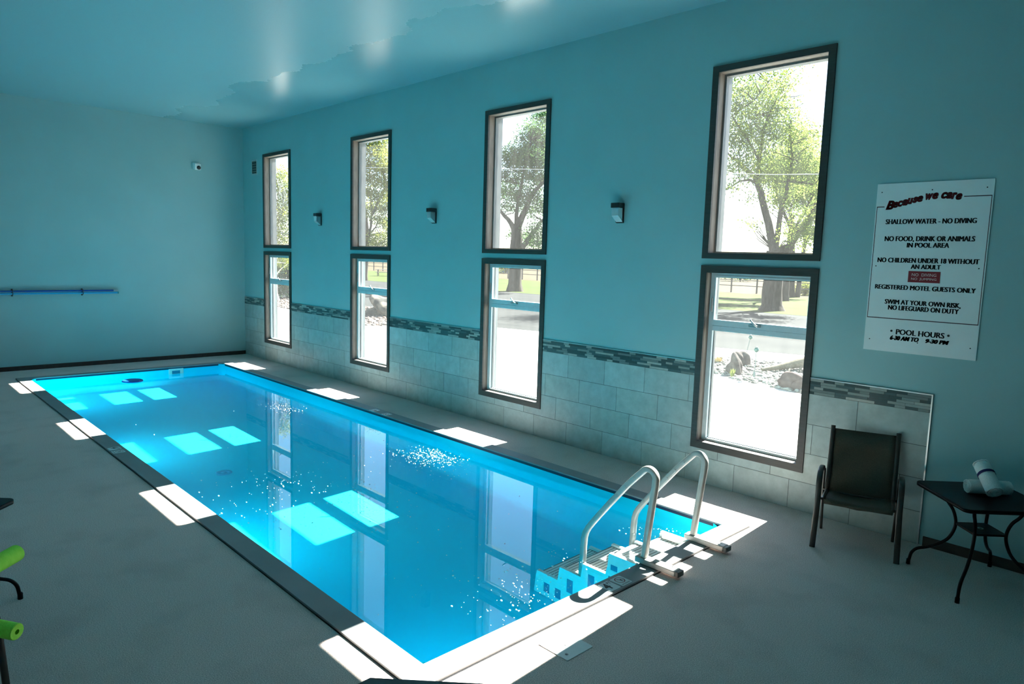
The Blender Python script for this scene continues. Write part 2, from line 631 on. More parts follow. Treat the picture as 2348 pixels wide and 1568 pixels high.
# ------------------------------------------------------------------ numbers measured for the place
WX = [1.068, 4.746, 8.441, 12.108]        # left edge of each window casing
W = 1.292
U0, U1, L0, L1 = 2.513, 4.542, 0.393, 2.438
H = 5.2
RX, RY = 18.4, -8.6                        # near wall, left wall
PX0, PX1, PY0, PY1 = 1.200, 13.108, -4.507, -1.018
CW, ZC = 0.182, 0.018
ZW, ZB = -0.12, -1.32

# ------------------------------------------------------------------ room shell
fl = MB()
for (a, b, c, d) in ((0, RX, RY, PY0 - CW), (0, RX, PY1 + CW, 0), (0, PX0 - CW, PY0 - CW, PY1 + CW), (PX1 + CW, RX, PY0 - CW, PY1 + CW)):
    fl.box(a, b, c, d, -0.12, 0)
tag(fl.build('floor', CARPET), 'grey speckled carpet deck around the pool', 'floor', kind='structure')


def holes_wall(x0, x1, z0, z1, y0, y1, holes):
    """Slab in the xz plane with rectangular holes."""
    xs = sorted({x0, x1, *[h[0] for h in holes], *[h[1] for h in holes]})
    zs = sorted({z0, z1, *[h[2] for h in holes], *[h[3] for h in holes]})
    mb = MB()
    idx = {}

    def V(x, y, z):
        k = (round(x, 5), y, round(z, 5))
        if k not in idx:
            idx[k] = len(mb.v)
            mb.v.append((x, y, z))
        return idx[k]

    def solid(i, j):
        if not (0 <= i < len(xs) - 1 and 0 <= j < len(zs) - 1):
            return False
        cx, cz = (xs[i] + xs[i + 1]) / 2, (zs[j] + zs[j + 1]) / 2
        return not any(h[0] < cx < h[1] and h[2] < cz < h[3] for h in holes)

    def F(*q):
        mb.f.append(tuple(q))
        mb.mi.append(0)
        mb.sm.append(False)
    for i in range(len(xs) - 1):
        for j in range(len(zs) - 1):
            if not solid(i, j):
                continue
            a, b, c, d = xs[i], xs[i + 1], zs[j], zs[j + 1]
            F(V(a, y0, c), V(b, y0, c), V(b, y0, d), V(a, y0, d))
            F(V(a, y1, c), V(a, y1, d), V(b, y1, d), V(b, y1, c))
            if not solid(i - 1, j):
                F(V(a, y0, c), V(a, y0, d), V(a, y1, d), V(a, y1, c))
            if not solid(i + 1, j):
                F(V(b, y0, c), V(b, y1, c), V(b, y1, d), V(b, y0, d))
            if not solid(i, j - 1):
                F(V(a, y0, c), V(a, y1, c), V(b, y1, c), V(b, y0, c))
            if not solid(i, j + 1):
                F(V(a, y0, d), V(b, y0, d), V(b, y1, d), V(a, y1, d))
    return mb


OPEN = []
for wx in WX:
    OPEN.append((wx + .055, wx + 1.237, U0 + .04, U1 - .05))
    OPEN.append((wx + .055, wx + 1.237, L0 + .06, L1 - .015))
tag(holes_wall(0, RX, -0.1, H, 0, 0.25, OPEN).build('wall_right', WALL), 'pale painted window wall along the pool', 'wall', kind='structure')
b = MB(); b.box(-0.2, 0, RY - .2, .25, -0.1, H)
tag(b.build('wall_end', WALL), 'pale painted end wall beyond the pool', 'wall', kind='structure')
b = MB(); b.box(0, RX, RY - .2, RY, -0.1, H)
tag(b.build('wall_left', WALL), 'pale painted wall opposite the windows', 'wall', kind='structure')
b = MB(); b.box(RX, RX + .2, RY - .2, .25, -0.1, H)
tag(b.build('wall_near', WALL), 'pale painted wall behind the viewer', 'wall', kind='structure')
b = MB(); b.box(-.2, RX + .2, RY - .2, .25, H, H + .2)
tag(b.build('ceiling', CEIL), 'glossy painted ceiling over the pool', 'ceiling', kind='structure')
b = MB(); b.box(0, 0.018, RY, 0, 0, 0.085)
tag(b.build('baseboard_end', BASEB), 'dark baseboard along the end wall', 'baseboard', kind='structure')
b = MB(); b.box(14.52, RX, -0.016, 0, 0, 0.085)
tag(b.build('baseboard_right', BASEB), 'dark baseboard along the window wall under the sign', 'baseboard', kind='structure')
b = MB(); b.box(0.02, RX, RY, RY + .016, 0, 0.085)
tag(b.build('baseboard_left', BASEB), 'dark baseboard along the wall opposite the windows', 'baseboard', kind='structure')

# ---- tiled wainscot
TX = 14.475
CAS = [(wx - .002, wx + W + .002, z0, z1) for wx in WX for (z0, z1) in ((L0, L1),)]


def cut(rect, holes):
    out = [rect]
    for h in holes:
        nx = []
        for (a, b, c, d) in out:
            if h[0] >= b or h[1] <= a or h[2] >= d or h[3] <= c:
                nx.append((a, b, c, d))
                continue
            if a < h[0]:
                nx.append((a, h[0], c, d))
            if h[1] < b:
                nx.append((h[1], b, c, d))
            m0, m1 = max(a, h[0]), min(b, h[1])
            if c < h[2]:
                nx.append((m0, m1, c, h[2]))
            if h[3] < d:
                nx.append((m0, m1, h[3], d))
        out = nx
    return out


def tiled(name, mats, rects, y0, parent, backing=None):
    mb = MB()
    cols = []
    for (r, colr) in rects:
        for (a, b_, c, d) in cut(r, CAS):
            if b_ - a > .004 and d - c > .003:
                n0 = len(mb.f)
                mb.box(a, b_, y0, 0.0, c, d)
                cols += [colr] * (len(mb.f) - n0)
    for (a, b_, c, d) in cut(backing, CAS):
        n0 = len(mb.f)
        mb.box(a, b_, y0 + .003, 0.0, c, d, 1)
        cols += [(0.05, 0.05, 0.05)] * (len(mb.f) - n0)
    o = mb.build(name, mats, parent)
    at = o.data.color_attributes.new('glaze', 'FLOAT_COLOR', 'CORNER')
    arr = np.ones((len(o.data.loops), 4), 'f')
    k = 0
    for p, q in zip(o.data.polygons, cols):
        arr[k:k + p.loop_total, :3] = q
        k += p.loop_total
    at.data.foreach_set('color', arr.ravel())
    return o


wains = thing('trim_1', 'stone tiled wainscot with a glass mosaic border under the windows', 'tile', (0, 0, 0), kind='structure')
rects = []
rows = [(0.9008, 1.2055, 0.0), (0.6002, 0.8992, .2039), (0.2985, 0.5987, .4121), (0.0, 0.297, .6178)]
for (z0, z1, off) in rows:
    x = 10.2097 + off - 0.6096 * 20
    while x < TX:
        a, b_ = max(x + .0022, 0.002), min(x + .6096 - .0022, TX)
        if b_ > a + .005:
            t = random.uniform(.88, 1.1)
            w_ = random.uniform(-.012, .012)
            rects.append(((a, b_, z0 + .0018, z1 - .0012), (0.37 * t + w_, 0.44 * t, 0.43 * t - w_)))
        x += .6096
tiled('stone_tiles', [TILE, GROUT], rects, -0.010, wains, (0.0, TX, 0, 1.2055))
rects = []
nr = 6
pal = [(0.055, 0.085, 0.09), (0.075, 0.12, 0.125), (0.30, 0.33, 0.31), (0.22, 0.27, 0.26), (0.38, 0.40, 0.37), (0.16, 0.20, 0.20)]
hz = (1.360 - 1.2065) / nr
for r in range(nr):
    x = -random.random() * .1
    dark = random.random() < .5
    while x < TX:
        ln = random.choice([.09, .15, .2, .26])
        if dark:
            ln *= 1.15
        c = random.choice(pal[:2] if dark else pal[2:])
        a, b_ = max(x + .001, .002), min(x + ln - .001, TX)
        if b_ > a:
            rects.append(((a, b_, 1.2065 + r * hz + .001, 1.2065 + (r + 1) * hz - .001), c))
        x += ln
        dark = (not dark) if random.random() < .72 else dark
tiled('mosaic_border', [MOSAIC, GROUT], rects, -0.010, wains, (0.0, TX, 1.2058, 1.361))
b = MB()
for (a, b_, c, d) in cut((0.0, TX + .012, 1.361, 1.372), CAS):
    b.box(a, b_, -.013, 0, c, d)
b.box(TX, TX + .012, -.013, 0, 0, 1.361)
b.build('metal_edge', METAL, wains)

# ---- windows
OX0, OX1 = .075, 1.220


def make_upper(i):
    t = thing('window_%d' % i, None, 'window', (WX[0], 0, 0), kind='structure')
    b = MB(); b.ring((0, W, U0, U1), (OX0, OX1, 2.572, 4.475), -.022, 0.004)
    b.build('casing', TRIM, t)
    b = MB(); b.ring((OX0 - .02, OX1 + .02, 2.552, 4.495), (OX0 + .001, OX1 - .001, 2.573, 4.474), 0.004, .105)
    b.build('jamb', WOOD_JAMB, t)
    b = MB()
    b.ring((OX0 - .02, OX1 + .02, 2.552, 4.495), (OX0 + .022, OX1 - .022, 2.592, 4.452), .105, .185)
    b.ring((OX0 - .02, OX1 + .02, 2.552, 4.495), (OX0 + .006, OX1 - .006, 2.577, 4.468), .185, .255)
    b.build('window_frame', FRAME_GREY, t)
    b = MB(); b.box(OX0 + .02, OX1 - .02, .150, .155, 2.59, 4.455)
    b.build('glass_pane', PANE, t)
    return t


def make_lower(i):
    t = thing('window_%d' % i, None, 'window', (WX[0], 0, 0), kind='structure')
    b = MB(); b.ring((0, W, L0, L1), (OX0, OX1, .472, 2.360), -.022, 0.004)
    b.build('casing', TRIM, t)
    b = MB(); b.ring((OX0 - .02, OX1 + .02, .452, 2.380), (OX0 + .001, OX1 - .001, .473, 2.359), 0.004, .080)
    b.build('jamb', WOOD_JAMB, t)
    b = MB()
    b.ring((OX0 - .02, OX1 + .02, .452, 2.425), (.128, 1.186, .500, 2.330), .080, .165)
    b.ring((.128, 1.186, .500, 2.330), (.138, 1.178, .508, 2.318), .115, .150, 1)
    b.ring((OX0 - .02, OX1 + .02, .452, 2.425), (OX0 + .006, OX1 - .006, .478, 2.416), .165, .255, 1)
    b.build('window_frame', [SASH, FRAME_GREY], t)
    b = MB()
    b.cbox(.128, 1.186, .072, .150, 1.722, 1.780, .004)
    b.ring((.128, 1.186, 1.782, 2.330), (.140, 1.175, 1.845, 2.308), .072, .110)
    hop = b.build('hopper_sash', SASH, t)
    b = MB()
    b.cbox(.565, .695, .052, .072, 1.800, 1.826, .004)
    b.tube([(.665, .055, 1.812), (.650, .040, 1.822), (.600, .028, 1.872)], [.011, .010, .008], 8)
    b.lathe([(0, -.012), (.011, -.006), (.011, .006), (0, .012)], 8, c=(.600, .028, 1.876))
    b.build('crank_handle', METAL, hop)
    for s in (.112, 1.194):
        b = MB()
        b.cbox(s - .008, s + .008, .060, .082, 1.93, 2.08, .003)
        b.build('sash_latch', METAL, hop)
    b = MB()
    b.box(.139, 1.177, .128, .133, .508, 1.735)
    b.box(.139, 1.177, .128, .133, 1.840, 2.318)
    b.build('glass_pane', PANE, t)
    return t


up_w, lo_w = make_upper(1), make_lower(2)
pos = ['nearest the far corner', 'second from the far corner', 'third from the far corner', 'nearest the pool rules sign']
for k in range(4):
    for (proto, what, n) in ((up_w, 'upper fixed', 2 * k + 1), (lo_w, 'lower hopper', 2 * k + 2)):
        o = proto if k == 0 else copy_tree(proto)
        o.name = 'window_%d' % n
        o.location = (WX[k], 0, 0)
        o['label'] = 'brown cased %s window %s' % (what, pos[k])

# ------------------------------------------------------------------ swimming pool
pool = thing('swimming_pool', 'long rectangular blue lined swimming pool with grey coping', 'pool', (0, 0, 0))
LX0, LX1, LY0, LY1 = PX0 - .012, PX1 + .012, PY0 - .012, PY1 + .012
rc = 0.16


def rrect(x0, x1, y0, y1, r, n=6):
    pts = []
    for (cx, cyy, a0) in ((x1 - r, y1 - r, 0), (x0 + r, y1 - r, 90), (x0 + r, y0 + r, 180), (x1 - r, y0 + r, 270)):
        for k in range(n + 1):
            a = math.radians(a0 + 90 * k / n)
            pts.append((cx + r * math.cos(a), cyy + r * math.sin(a)))
    return pts


b = MB()
prof = [(0.0, 0.0), (0.0, -.3), (0.0, -.9), (0.0, ZB + .09)]
for k in range(1, 7):
    a = math.radians(90 * k / 6)
    prof.append((.09 * (1 - math.cos(a)), ZB + .09 - .09 * math.sin(a)))
rings = []
for (ins, z) in prof:
    rings.append([(p[0], p[1], z) for p in rrect(LX0 + ins, LX1 - ins, LY0 + ins, LY1 - ins, max(rc - ins, .05))])
n = len(rings[0])
vs = [p for g in rings for p in g]
fs = [(k * n + s, (k + 1) * n + s, (k + 1) * n + (s + 1) % n, k * n + (s + 1) % n) for k in range(len(rings) - 1) for s in range(n)]
b.add(vs, fs, 0, True)
b.add(rings[-1], [tuple(range(n))], 0, True)
liner = b.build('liner', LINER, pool)
# coping boards, mitred at the corners
O = (PX0 - CW, PX1 + CW, PY0 - CW, PY1 + CW)
I = (PX0, PX1, PY0, PY1)
g = .0015
for poly in ([(O[0] + g, O[2]), (O[1] - g, O[2]), (I[1] - g, I[2]), (I[0] + g, I[2])],
             [(O[1], O[2] + g), (O[1], O[3] - g), (I[1], I[3] - g), (I[1], I[2] + g)],
             [(O[1] - g, O[3]), (O[0] + g, O[3]), (I[0] + g, I[3]), (I[1] - g, I[3])],
             [(O[0], O[3] - g), (O[0], O[2] + g), (I[0], I[2] + g), (I[0], I[3] - g)]):
    b = MB()
    b.prism(poly, 'z', 0.002, ZC)
    b.build('coping_board', COPING, pool)
# dark joint between the coping and the carpet
gw = .009
for (a, c, d, e) in ((O[0] - gw, O[1] + gw, O[2] - gw, O[2]), (O[0] - gw, O[1] + gw, O[3], O[3] + gw), (O[0] - gw, O[0], O[2], O[3]), (O[1], O[1] + gw, O[2], O[3])):
    b = MB(); b.box(a, c, d, e, .0003, .0025)
    b.build('edge_joint', BLACK, pool)
# dark liner track just under the coping
b = MB()
for (a, c, d, e) in ((PX0, PX1, PY0 - .014, PY0 - .002), (PX0, PX1, PY1 + .002, PY1 + .014), (PX0 - .014, PX0 - .002, PY0, PY1), (PX1 + .002, PX1 + .014, PY0, PY1)):
    b.box(a, c, d, e, -.03, .002)
b.build('liner_track', mat('navy_track', (0.006, 0.022, 0.06), 0.5, scale=20), pool)
# skimmer mouth on the far wall
b = MB()
b.ring((-2.125, -1.835, -.175, -.020), (-2.060, -1.900, -.150, -.060), 0, .012)
for i, p in enumerate(b.v):
    b.v[i] = (LX0 + .014 - p[1], p[0], p[2])
b.f = [f[::-1] for f in b.f]
sk = b.build('skimmer_faceplate', WHITE_PL, pool)
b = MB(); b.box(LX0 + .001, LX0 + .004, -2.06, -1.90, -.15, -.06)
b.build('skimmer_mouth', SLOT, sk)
b = MB()
b.lathe([(.105, 0), (.105, .012), (.085, .020), (.06, .020), (.055, .012), (.03, .012), (.025, .020), (0.0, .020)], 28, c=(7.16, -3.36, ZB))
b.build('main_drain', mat('drain_blue', (0.006, 0.42, 0.66), 0.5, scale=20), pool)

# water
b = MB()
nx, ny = 2, 2
b.add([(LX0, LY0, ZW), (LX1, LY0, ZW), (LX1, LY1, ZW), (LX0, LY1, ZW)], [(0, 1, 2, 3)], 0, True)
wat = b.build('pool_water', WATER)
tag(wat, 'still clear water filling the blue pool', 'water', kind='stuff')
wat.cycles.is_caustics_caster = True
for o in pool.children_recursive:
    o.cycles.is_caustics_receiver = True

b = MB()
b.lathe([(0, .030), (.12, .031), (.165, .028), (.182, .016), (.185, .004), (.180, -.010), (.14, -.018), (0, -.018)][::-1], 36)
o = b.build('floating_disc', LIGHT_BLUE)
o.location = (1.67, -2.935, ZW)
tag(o, 'dark blue round disc floating on the water near the far pool wall', 'pool float')

# floating bubbles
b = MB()
clusters = [(9.09, -3.5, .45, .35, 70), (9.74, -4.1, .4, .2, 25), (9.9, -3.6, .5, .4, 60), (9.75, -2.91, .45, .35, 30),
            (8.84, -1.83, .3, .25, 25), (9.29, -1.57, .22, .16, 210), (9.05, -1.42, .18, .12, 90), (9.55, -1.45, .16, .1, 60), (9.6, -1.75, .25, .2, 50),
            (5.73, -1.7, .22, .12, 50), (5.3, -1.78, .25, .1, 40), (12.70, -3.17, .16, .22, 80), (12.66, -2.95, .16, .16, 35), (12.5, -3.5, .35, .3, 40),
            (12.62, -1.45, .16, .14, 50), (12.86, -1.33, .12, .1, 45), (12.39, -2.5, .2, .2, 25), (10.4, -3.6, .6, .4, 40), (11.2, -3.2, .9, .6, 40), (8.0, -2.8, 1.6, .9, 30)]
for (cx, cyy, sx, sy, k) in clusters:
    for _ in range(k):
        x, y = random.gauss(cx, sx), random.gauss(cyy, sy)
        if not (PX0 + .05 < x < PX1 - .05 and PY0 + .05 < y < PY1 - .05):
            continue
        if 12.75 < x and -2.4 < y < -1.5:
            continue
        r = random.choice([.0022, .003, .003, .004, .0055, .008]) * random.uniform(.8, 1.2)
        pr = [(r, 0), (r * .8, r * .45), (r * .4, r * .7)]
        s6 = [(x + q * math.cos(a), y + q * math.sin(a), ZW + .0008 + z) for (q, z) in pr for a in (0, 1.047, 2.094, 3.1416, 4.189, 5.236)]
        b.add(s6, [(j * 6 + s, j * 6 + (s + 1) % 6, (j + 1) * 6 + (s + 1) % 6, (j + 1) * 6 + s) for j in range(2) for s in range(6)] + [(12, 13, 14, 15, 16, 17)], 0, True)
tag(b.build('water_bubbles', mat('bubble_white', (0.85, 0.87, 0.87), 0.3, scale=5)), 'tiny white bubbles drifting on the pool water', 'bubbles', kind='stuff')

# ------------------------------------------------------------------ pool steps
YS0, YS1 = -2.335, -1.545
steps = thing('pool_steps', 'white plastic pool steps with two curved grab rails at the near end of the pool', 'steps', (12.95, -1.94, 0))


def sub(mb):
    mb.v = [(p[0] - 12.95, p[1] + 1.94, p[2]) for p in mb.v]
    return mb


def caust(o):
    o.cycles.is_caustics_receiver = True
    return o


tr = [(-.045, 12.80, 13.07), (-.335, 12.52, 12.80), (-.625, 12.25, 12.53), (-.915, 11.98, 12.26)]
for k, (z, x0, x1) in enumerate(tr):
    b = MB()
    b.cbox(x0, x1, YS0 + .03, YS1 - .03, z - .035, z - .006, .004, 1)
    ns = 7
    for s in range(ns):                                    # raised grip ribs
        xa = x0 + .018 + s * (x1 - x0 - .036) / ns
        b.cbox(xa, xa + (x1 - x0 - .036) / ns - .010, YS0 + .05, YS1 - .05, z - .007, z, .002)
    caust(sub(b).build('tread', [WHITE_PL, TREAD_SHADE], steps))
    if k < 3:
        b = MB()                                           # riser under each tread nose
        b.box(x0 - .002, x0 + .014, YS0 + .05, YS1 - .05, tr[k + 1][0] + .001, z - .03)
        caust(sub(b).build('riser', WHITE_PL, steps))
# stringers with slots
for (ya, yb) in ((YS0, YS0 + .035), (YS1 - .035, YS1)):
    b = MB()
    poly = [(13.075, .0), (12.80, .0), (12.79, -.10), (12.77, -.29), (12.52, -.29), (12.50, -.58), (12.25, -.58), (12.23, -.87), (11.97, -.87), (11.96, -.95), (11.94, ZB + .015), (13.02, ZB + .015), (13.075, -1.15)]
    holes = []
    b.prism(poly, 'y', ya, yb)
    sid = caust(sub(b).build('side_panel', WHITE_PL, steps))
    yo = ya - .002 if ya == YS0 else yb
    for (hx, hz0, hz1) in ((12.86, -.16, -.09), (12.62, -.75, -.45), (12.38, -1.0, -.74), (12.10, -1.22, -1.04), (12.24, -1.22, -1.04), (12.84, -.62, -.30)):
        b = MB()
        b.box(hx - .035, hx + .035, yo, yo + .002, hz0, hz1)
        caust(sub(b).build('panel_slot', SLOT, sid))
# grab rails
for yr in (-2.291, -1.557):
    path = [(13.127, .07), (13.150, .30), (13.180, .56), (13.196, .69)]
    cxr, czr, rr = 13.128, .735, .070
    for a in np.linspace(-12, 125, 13):
        path.append((cxr + rr * math.cos(math.radians(a)), czr + rr * math.sin(math.radians(a))))
    path += [(12.93, .628), (12.74, .400), (12.60, .225), (12.532, .135), (12.505, .085), (12.490, .03), (12.484, -.05), (12.482, -.20), (12.478, -.33), (12.475, -.62)]
    b = MB()
    b.tube([(x, yr, z) for (x, z) in path], 1.0, 14, flat=(.025, .027, (1, 0, 0)))
    rail = caust(sub(b).build('grab_rail', RAIL_PL, steps))
    for s in range(6):                                     # moulded lugs on the sloping length
        b = MB()
        f = .12 + s * .155
        x, z = 13.06 + (12.55 - 13.06) * f, .775 + (.16 - .775) * f
        b.cbox(x - .012, x + .012, yr - .030, yr + .030, z - .012, z + .012, .004)
        caust(sub(b).build('rail_lug', RAIL_PL, rail))
    b = MB()
    b.cbox(13.06, 13.445, yr - .045, yr + .045, ZC + .001, .068, .008)
    for s in range(4):
        b.lathe([(.007, 0), (.007, .003), (0, .003)], 8, c=(13.19 + s * .065, yr + .018, .068))
        b.cbox(13.17 + s * .065, 13.21 + s * .065, yr - .028, yr - .022, .068, .071, .001)
    foot = caust(sub(b).build('mounting_foot', RAIL_PL, rail))
    b = MB()
    b.cbox(13.445, 13.475, yr - .043, yr + .043, ZC + .003, .066, .006)
    sub(b).build('end_cap', mat('grey_cap', (0.10, 0.10, 0.10), .5, scale=20), foot)
b = MB()
b.cbox(12.84, 13.08, YS1 - .075, YS1 - .035, -.046, 0.0, .008)
sub(b).build('edge_bar', WHITE_PL, steps)
b = MB()
b.cbox(12.84, 13.08, YS0 + .035, YS0 + .075, -.046, -.012, .008)
sub(b).build('edge_bar', WHITE_PL, steps)


# ------------------------------------------------------------------ depth markers on the coping
def marker(name, label, cat, cx, cyy, ang, kindm):
    """A 13 x 13 cm plate; ang turns the reading direction."""
    t = thing(name, label, cat, (cx, cyy, ZC), ang)
    b = MB(); b.prism(rrect(-.061, .061, -.066, .066, .010, 3), 'z', 0.0003, .0022)
    b.build('plate', STICKER, t)
    f = lambda u, v: (u, v, .0030)
    b = MB()
    if kindm == '4':
        text_geo(b, '4', -.050, -.040, .056, .092, f, 0, .03)
        text_geo(b, 'FT', .014, .022, .040, .030, f, 0, .02)
        b.build('lettering', INK, t)
    else:
        ring = [(.043 * math.cos(a), .043 * math.sin(a) + .012) for a in np.linspace(0, 2 * math.pi, 32, endpoint=False)]
        ri = [(.036 * math.cos(a), .036 * math.sin(a) + .012) for a in np.linspace(0, 2 * math.pi, 32, endpoint=False)]
        b.add([f(*p) for p in ring] + [f(*p) for p in ri], [(k, (k + 1) % 32, 32 + (k + 1) % 32, 32 + k) for k in range(32)])
        b.add([f(-.028, .036), f(-.024, .040), f(.028, -.012), f(.024, -.016)], [(0, 3, 2, 1)])
        b.build('prohibition_ring', RED, t)
        b = MB()                                           # plunging figure
        f2 = lambda u, v: (u, v, .0026)
        b.add([f2(*p) for p in ((-.018, .030), (-.010, .034), (.006, .012), (-.001, .007))], [(0, 3, 2, 1)])
        b.add([f2(*p) for p in ((-.001, .010), (.005, .014), (.022, .004), (.019, -.002))], [(0, 3, 2, 1)])
        b.add([f2(*p) for p in ((.000, .012), (.006, .008), (.008, -.014), (.002, -.014))], [(0, 3, 2, 1)])
        b.add([f2(.014 + .006 * math.cos(a), .016 + .006 * math.sin(a)) for a in np.linspace(0, 6.283, 10, endpoint=False)], [tuple(range(10))])
        text_geo(b, 'NO DIVING', -.045, -.055, .090, .013, f, 0, .02)
        b.build('lettering', INK, t)
    return t


marker('depth_marker', '4 FT depth marker plate beside the pool steps', 'depth marker', 13.205, -2.843, math.pi / 2, '4')
marker('no_diving_marker', 'no diving plate with a red ring beside the pool steps', 'depth marker', 13.207, -2.703, math.pi / 2, 'n')
marker('depth_marker', '4 FT depth marker plate on the coping farthest from the windows', 'depth marker', 7.018, -4.612, 0, '4')
marker('no_diving_marker', 'no diving plate on the coping farthest from the windows', 'depth marker', 7.186, -4.614, 0, 'n')
marker('depth_marker', '4 FT depth marker plate on the coping under the windows', 'depth marker', 7.046, -.955, math.pi, '4')
marker('no_diving_marker', 'no diving plate on the coping under the windows', 'depth marker', 7.388, -.957, math.pi, 'n')

# skimmer lid in the deck
t = thing('skimmer_lid', 'square white skimmer lid set in the deck near the pool corner', 'lid', (13.517, -3.682, 0))
b = MB(); b.prism(rrect(-.126, .126, -.122, .122, .008, 2), 'z', .0005, .006)
b.build('plate', LID, t)
for (x, y) in ((0, .0), (.075, -.075)):
    b = MB()
    b.lathe([(.010, 0), (.010, .0012), (0, .0012)], 12, c=(x, y, .006))
    b.build('screw', mat('dull_screw', (0.22, 0.22, 0.22), .5, scale=20), t)

# ------------------------------------------------------------------ wall fittings
# sconces
sc = thing('wall_sconce', '', 'wall light', (0, 0, 0), group='wall sconces between the windows')
b = MB(); b.cbox(-.055, .055, -.012, 0, -.235, -.0, .003)
b.build('back_plate', BLACK, sc)
b = MB(); b.cbox(-.060, .060, -.125, -.012, -.058, .002, .004)
b.build('cap', BLACK, sc)
b = MB(); b.prism([(-.115, -.060), (-.020, -.060), (-.020, -.222), (-.115, -.150)], 'x', -.050, .050)
b.build('glass_shade', SCONCE_G, sc)
for (xa, xb) in ((-.056, -.0505), (.0505, .056)):
    b = MB()
    b.prism([(-.028, -.058), (-.014, -.058), (-.014, -.230), (-.028, -.222)], 'x', xa, xb)
    b.build('shade_bracket', BLACK, sc)
for k, (x, z, lb) in enumerate(((3.60, 3.205, 'black wall sconce with wedge glass shade, the one nearest the far corner'),
                                (7.26, 3.195, 'black wall sconce with wedge glass shade, middle one of the row'),
                                (10.95, 3.148, 'black wall sconce with wedge glass shade, the one nearest the pool rules sign'))):
    o = sc if k == 0 else copy_tree(sc)
    o.location = (x, 0, z)
    o['label'] = lb

# vent
t = thing('wall_vent', 'small louvred vent high on the window wall by the far corner', 'vent', (.615, 0, 4.30))
b = MB(); b.ring((-.145, .145, -.165, .165), (-.115, .115, -.135, .135), -.010, 0)
b.build('vent_frame', VENT_M, t)
b = MB(); b.box(-.115, .115, -.003, -.001, -.135, .135)
b.build('vent_backing', BLACK, t)
b = MB()
for k in range(5):
    z = -.11 + k * .055
    b.add([(-.115, -.009, z), (.115, -.009, z), (.115, -.004, z + .026), (-.115, -.004, z + .026)], [(0, 1, 2, 3)])
    b.add([(-.115, -.0075, z - .001), (.115, -.0075, z - .001), (.115, -.0025, z + .025), (-.115, -.0025, z + .025)], [(0, 3, 2, 1)])
b.build('louvre', VENT_S, t)

# surveillance camera
t = thing('security_camera', 'small white security camera high on the end wall', 'camera', (0, -1.05, 4.25))
b = MB(); b.cbox(0, .03, -.085, .065, -.06, .075, .006)
b.build('bracket', CAM_W, t)
b = MB(); b.cbox(.03, .085, -.06, .075, -.08, .055, .012)
b.build('housing', CAM_W, t)
b = MB()
b.lathe([(.0, .012), (.03, .010), (.044, .0), (.044, -.02)], 18)
b.v = [(.088 + p[2], p[0] + .025, p[1] - .03) for p in b.v]
b.build('lens', BLACK, t)

# pool poles on hooks
t = thing('pool_pole', 'dark blue telescopic pool pole with a silver tip, upper one on the wall hooks', 'pole', (.075, -4.6, 1.541))
b = MB(); b.tube([(0, -1.7, 0), (0, 1.80, 0)], .016, 10)
b.build('outer_tube', POLE_D, t)
b = MB(); b.tube([(0, 1.80, 0), (0, 1.885, 0)], .013, 10)
b.build('tip', METAL, t)
t = thing('pool_pole', 'light blue pool pole resting under the dark one on the end wall hooks', 'pole', (.075, -4.6, 1.494))
b = MB(); b.tube([(0, -1.9, 0), (0, 1.87, 0)], .019, 10)
b.build('outer_tube', POLE_L, t)
b = MB(); b.tube([(0, 1.87, 0), (0, 1.897, 0)], .021, 10)
b.build('end_cap', mat('teal_cap', (.02, .25, .3), .4, scale=20), t)
for (y, lb) in ((-3.358, 'black wall hook under the poles, the one nearer the windows'), (-4.526, 'black wall hook under the poles, the one away from the windows')):
    t = thing('pole_hook', lb, 'hook', (0, y, 1.5), group='pole hooks on the end wall')
    b = MB(); b.cbox(0, .012, -.014, .014, -.06, .085, .003)
    b.build('plate', BLACK, t)
    b = MB(); b.tube([(.008, 0, -.045), (.05, 0, -.040), (.088, 0, -.034), (.105, 0, -.015), (.108, 0, .07)], .007, 8)
    b.build('prong', BLACK, t)

# rules sign
SX0, SZ0, SW, SH = 13.868, 1.708, .906, 1.513
sg = thing('pool_rules_sign', 'large white pool rules sign with black lettering on the window wall', 'sign', (SX0, 0, SZ0))
b = MB(); b.cbox(0, SW, -.008, -.001, 0, SH, .001)
b.build('board', SIGN_W, sg)
F = lambda u, v: (u * SW, -.0088, v * SH)


def line(txt, u0, v0, u1, vh, bold=0.0, mi=0, sh=0.0):
    mb = MB()
    for d in (-.0034, -.0017, 0, .0017, .0034):
        text_geo(mb, txt, u0 + d, v0, u1 - u0, vh - v0, F, mi, bold, sh)
    mb.build('lettering', INK, sg)


line('SHALLOW WATER - NO DIVING', .108, .761, .887, .790)
line('NO FOOD, DRINK OR ANIMALS', .113, .656, .889, .690)
line('IN POOL AREA', .322, .624, .684, .652)
line('NO CHILDREN UNDER 18 WITHOUT', .064, .535, .942, .563)
line('AN ADULT', .376, .500, .631, .526)
line('REGISTERED MOTEL GUESTS ONLY', .063, .375, .939, .402)
line('SWIM AT YOUR OWN RISK,', .168, .283, .831, .315)
line('NO LIFEGUARD ON DUTY', .204, .253, .820, .281)
line('POOL HOURS', .298, .108, .722, .140)
line('6-30 AM TO', .247, .073, .505, .100, .03, 0, .25)
line('9-30 PM', .568, .073, .765, .098, .03, 0, .25)
for u in (.253, .757):
    b = MB()
    b.add([F(u + .011 * math.cos(a), .127 + .0066 * math.sin(a)) for a in np.linspace(0, 6.283, 14, endpoint=False)], [tuple(range(14))])
    b.build('bullet_dot', INK, sg)
b = MB()
for (u0, v0, u1, v1) in ((.010, .861, .082, .866), (.010, .198, .016, .866), (.010, .198, .990, .203), (.984, .198, .990, .912), (.766, .907, .990, .912)):
    b.add([F(u0, v0), F(u1, v0), F(u1, v1), F(u0, v1)], [(0, 1, 2, 3)])
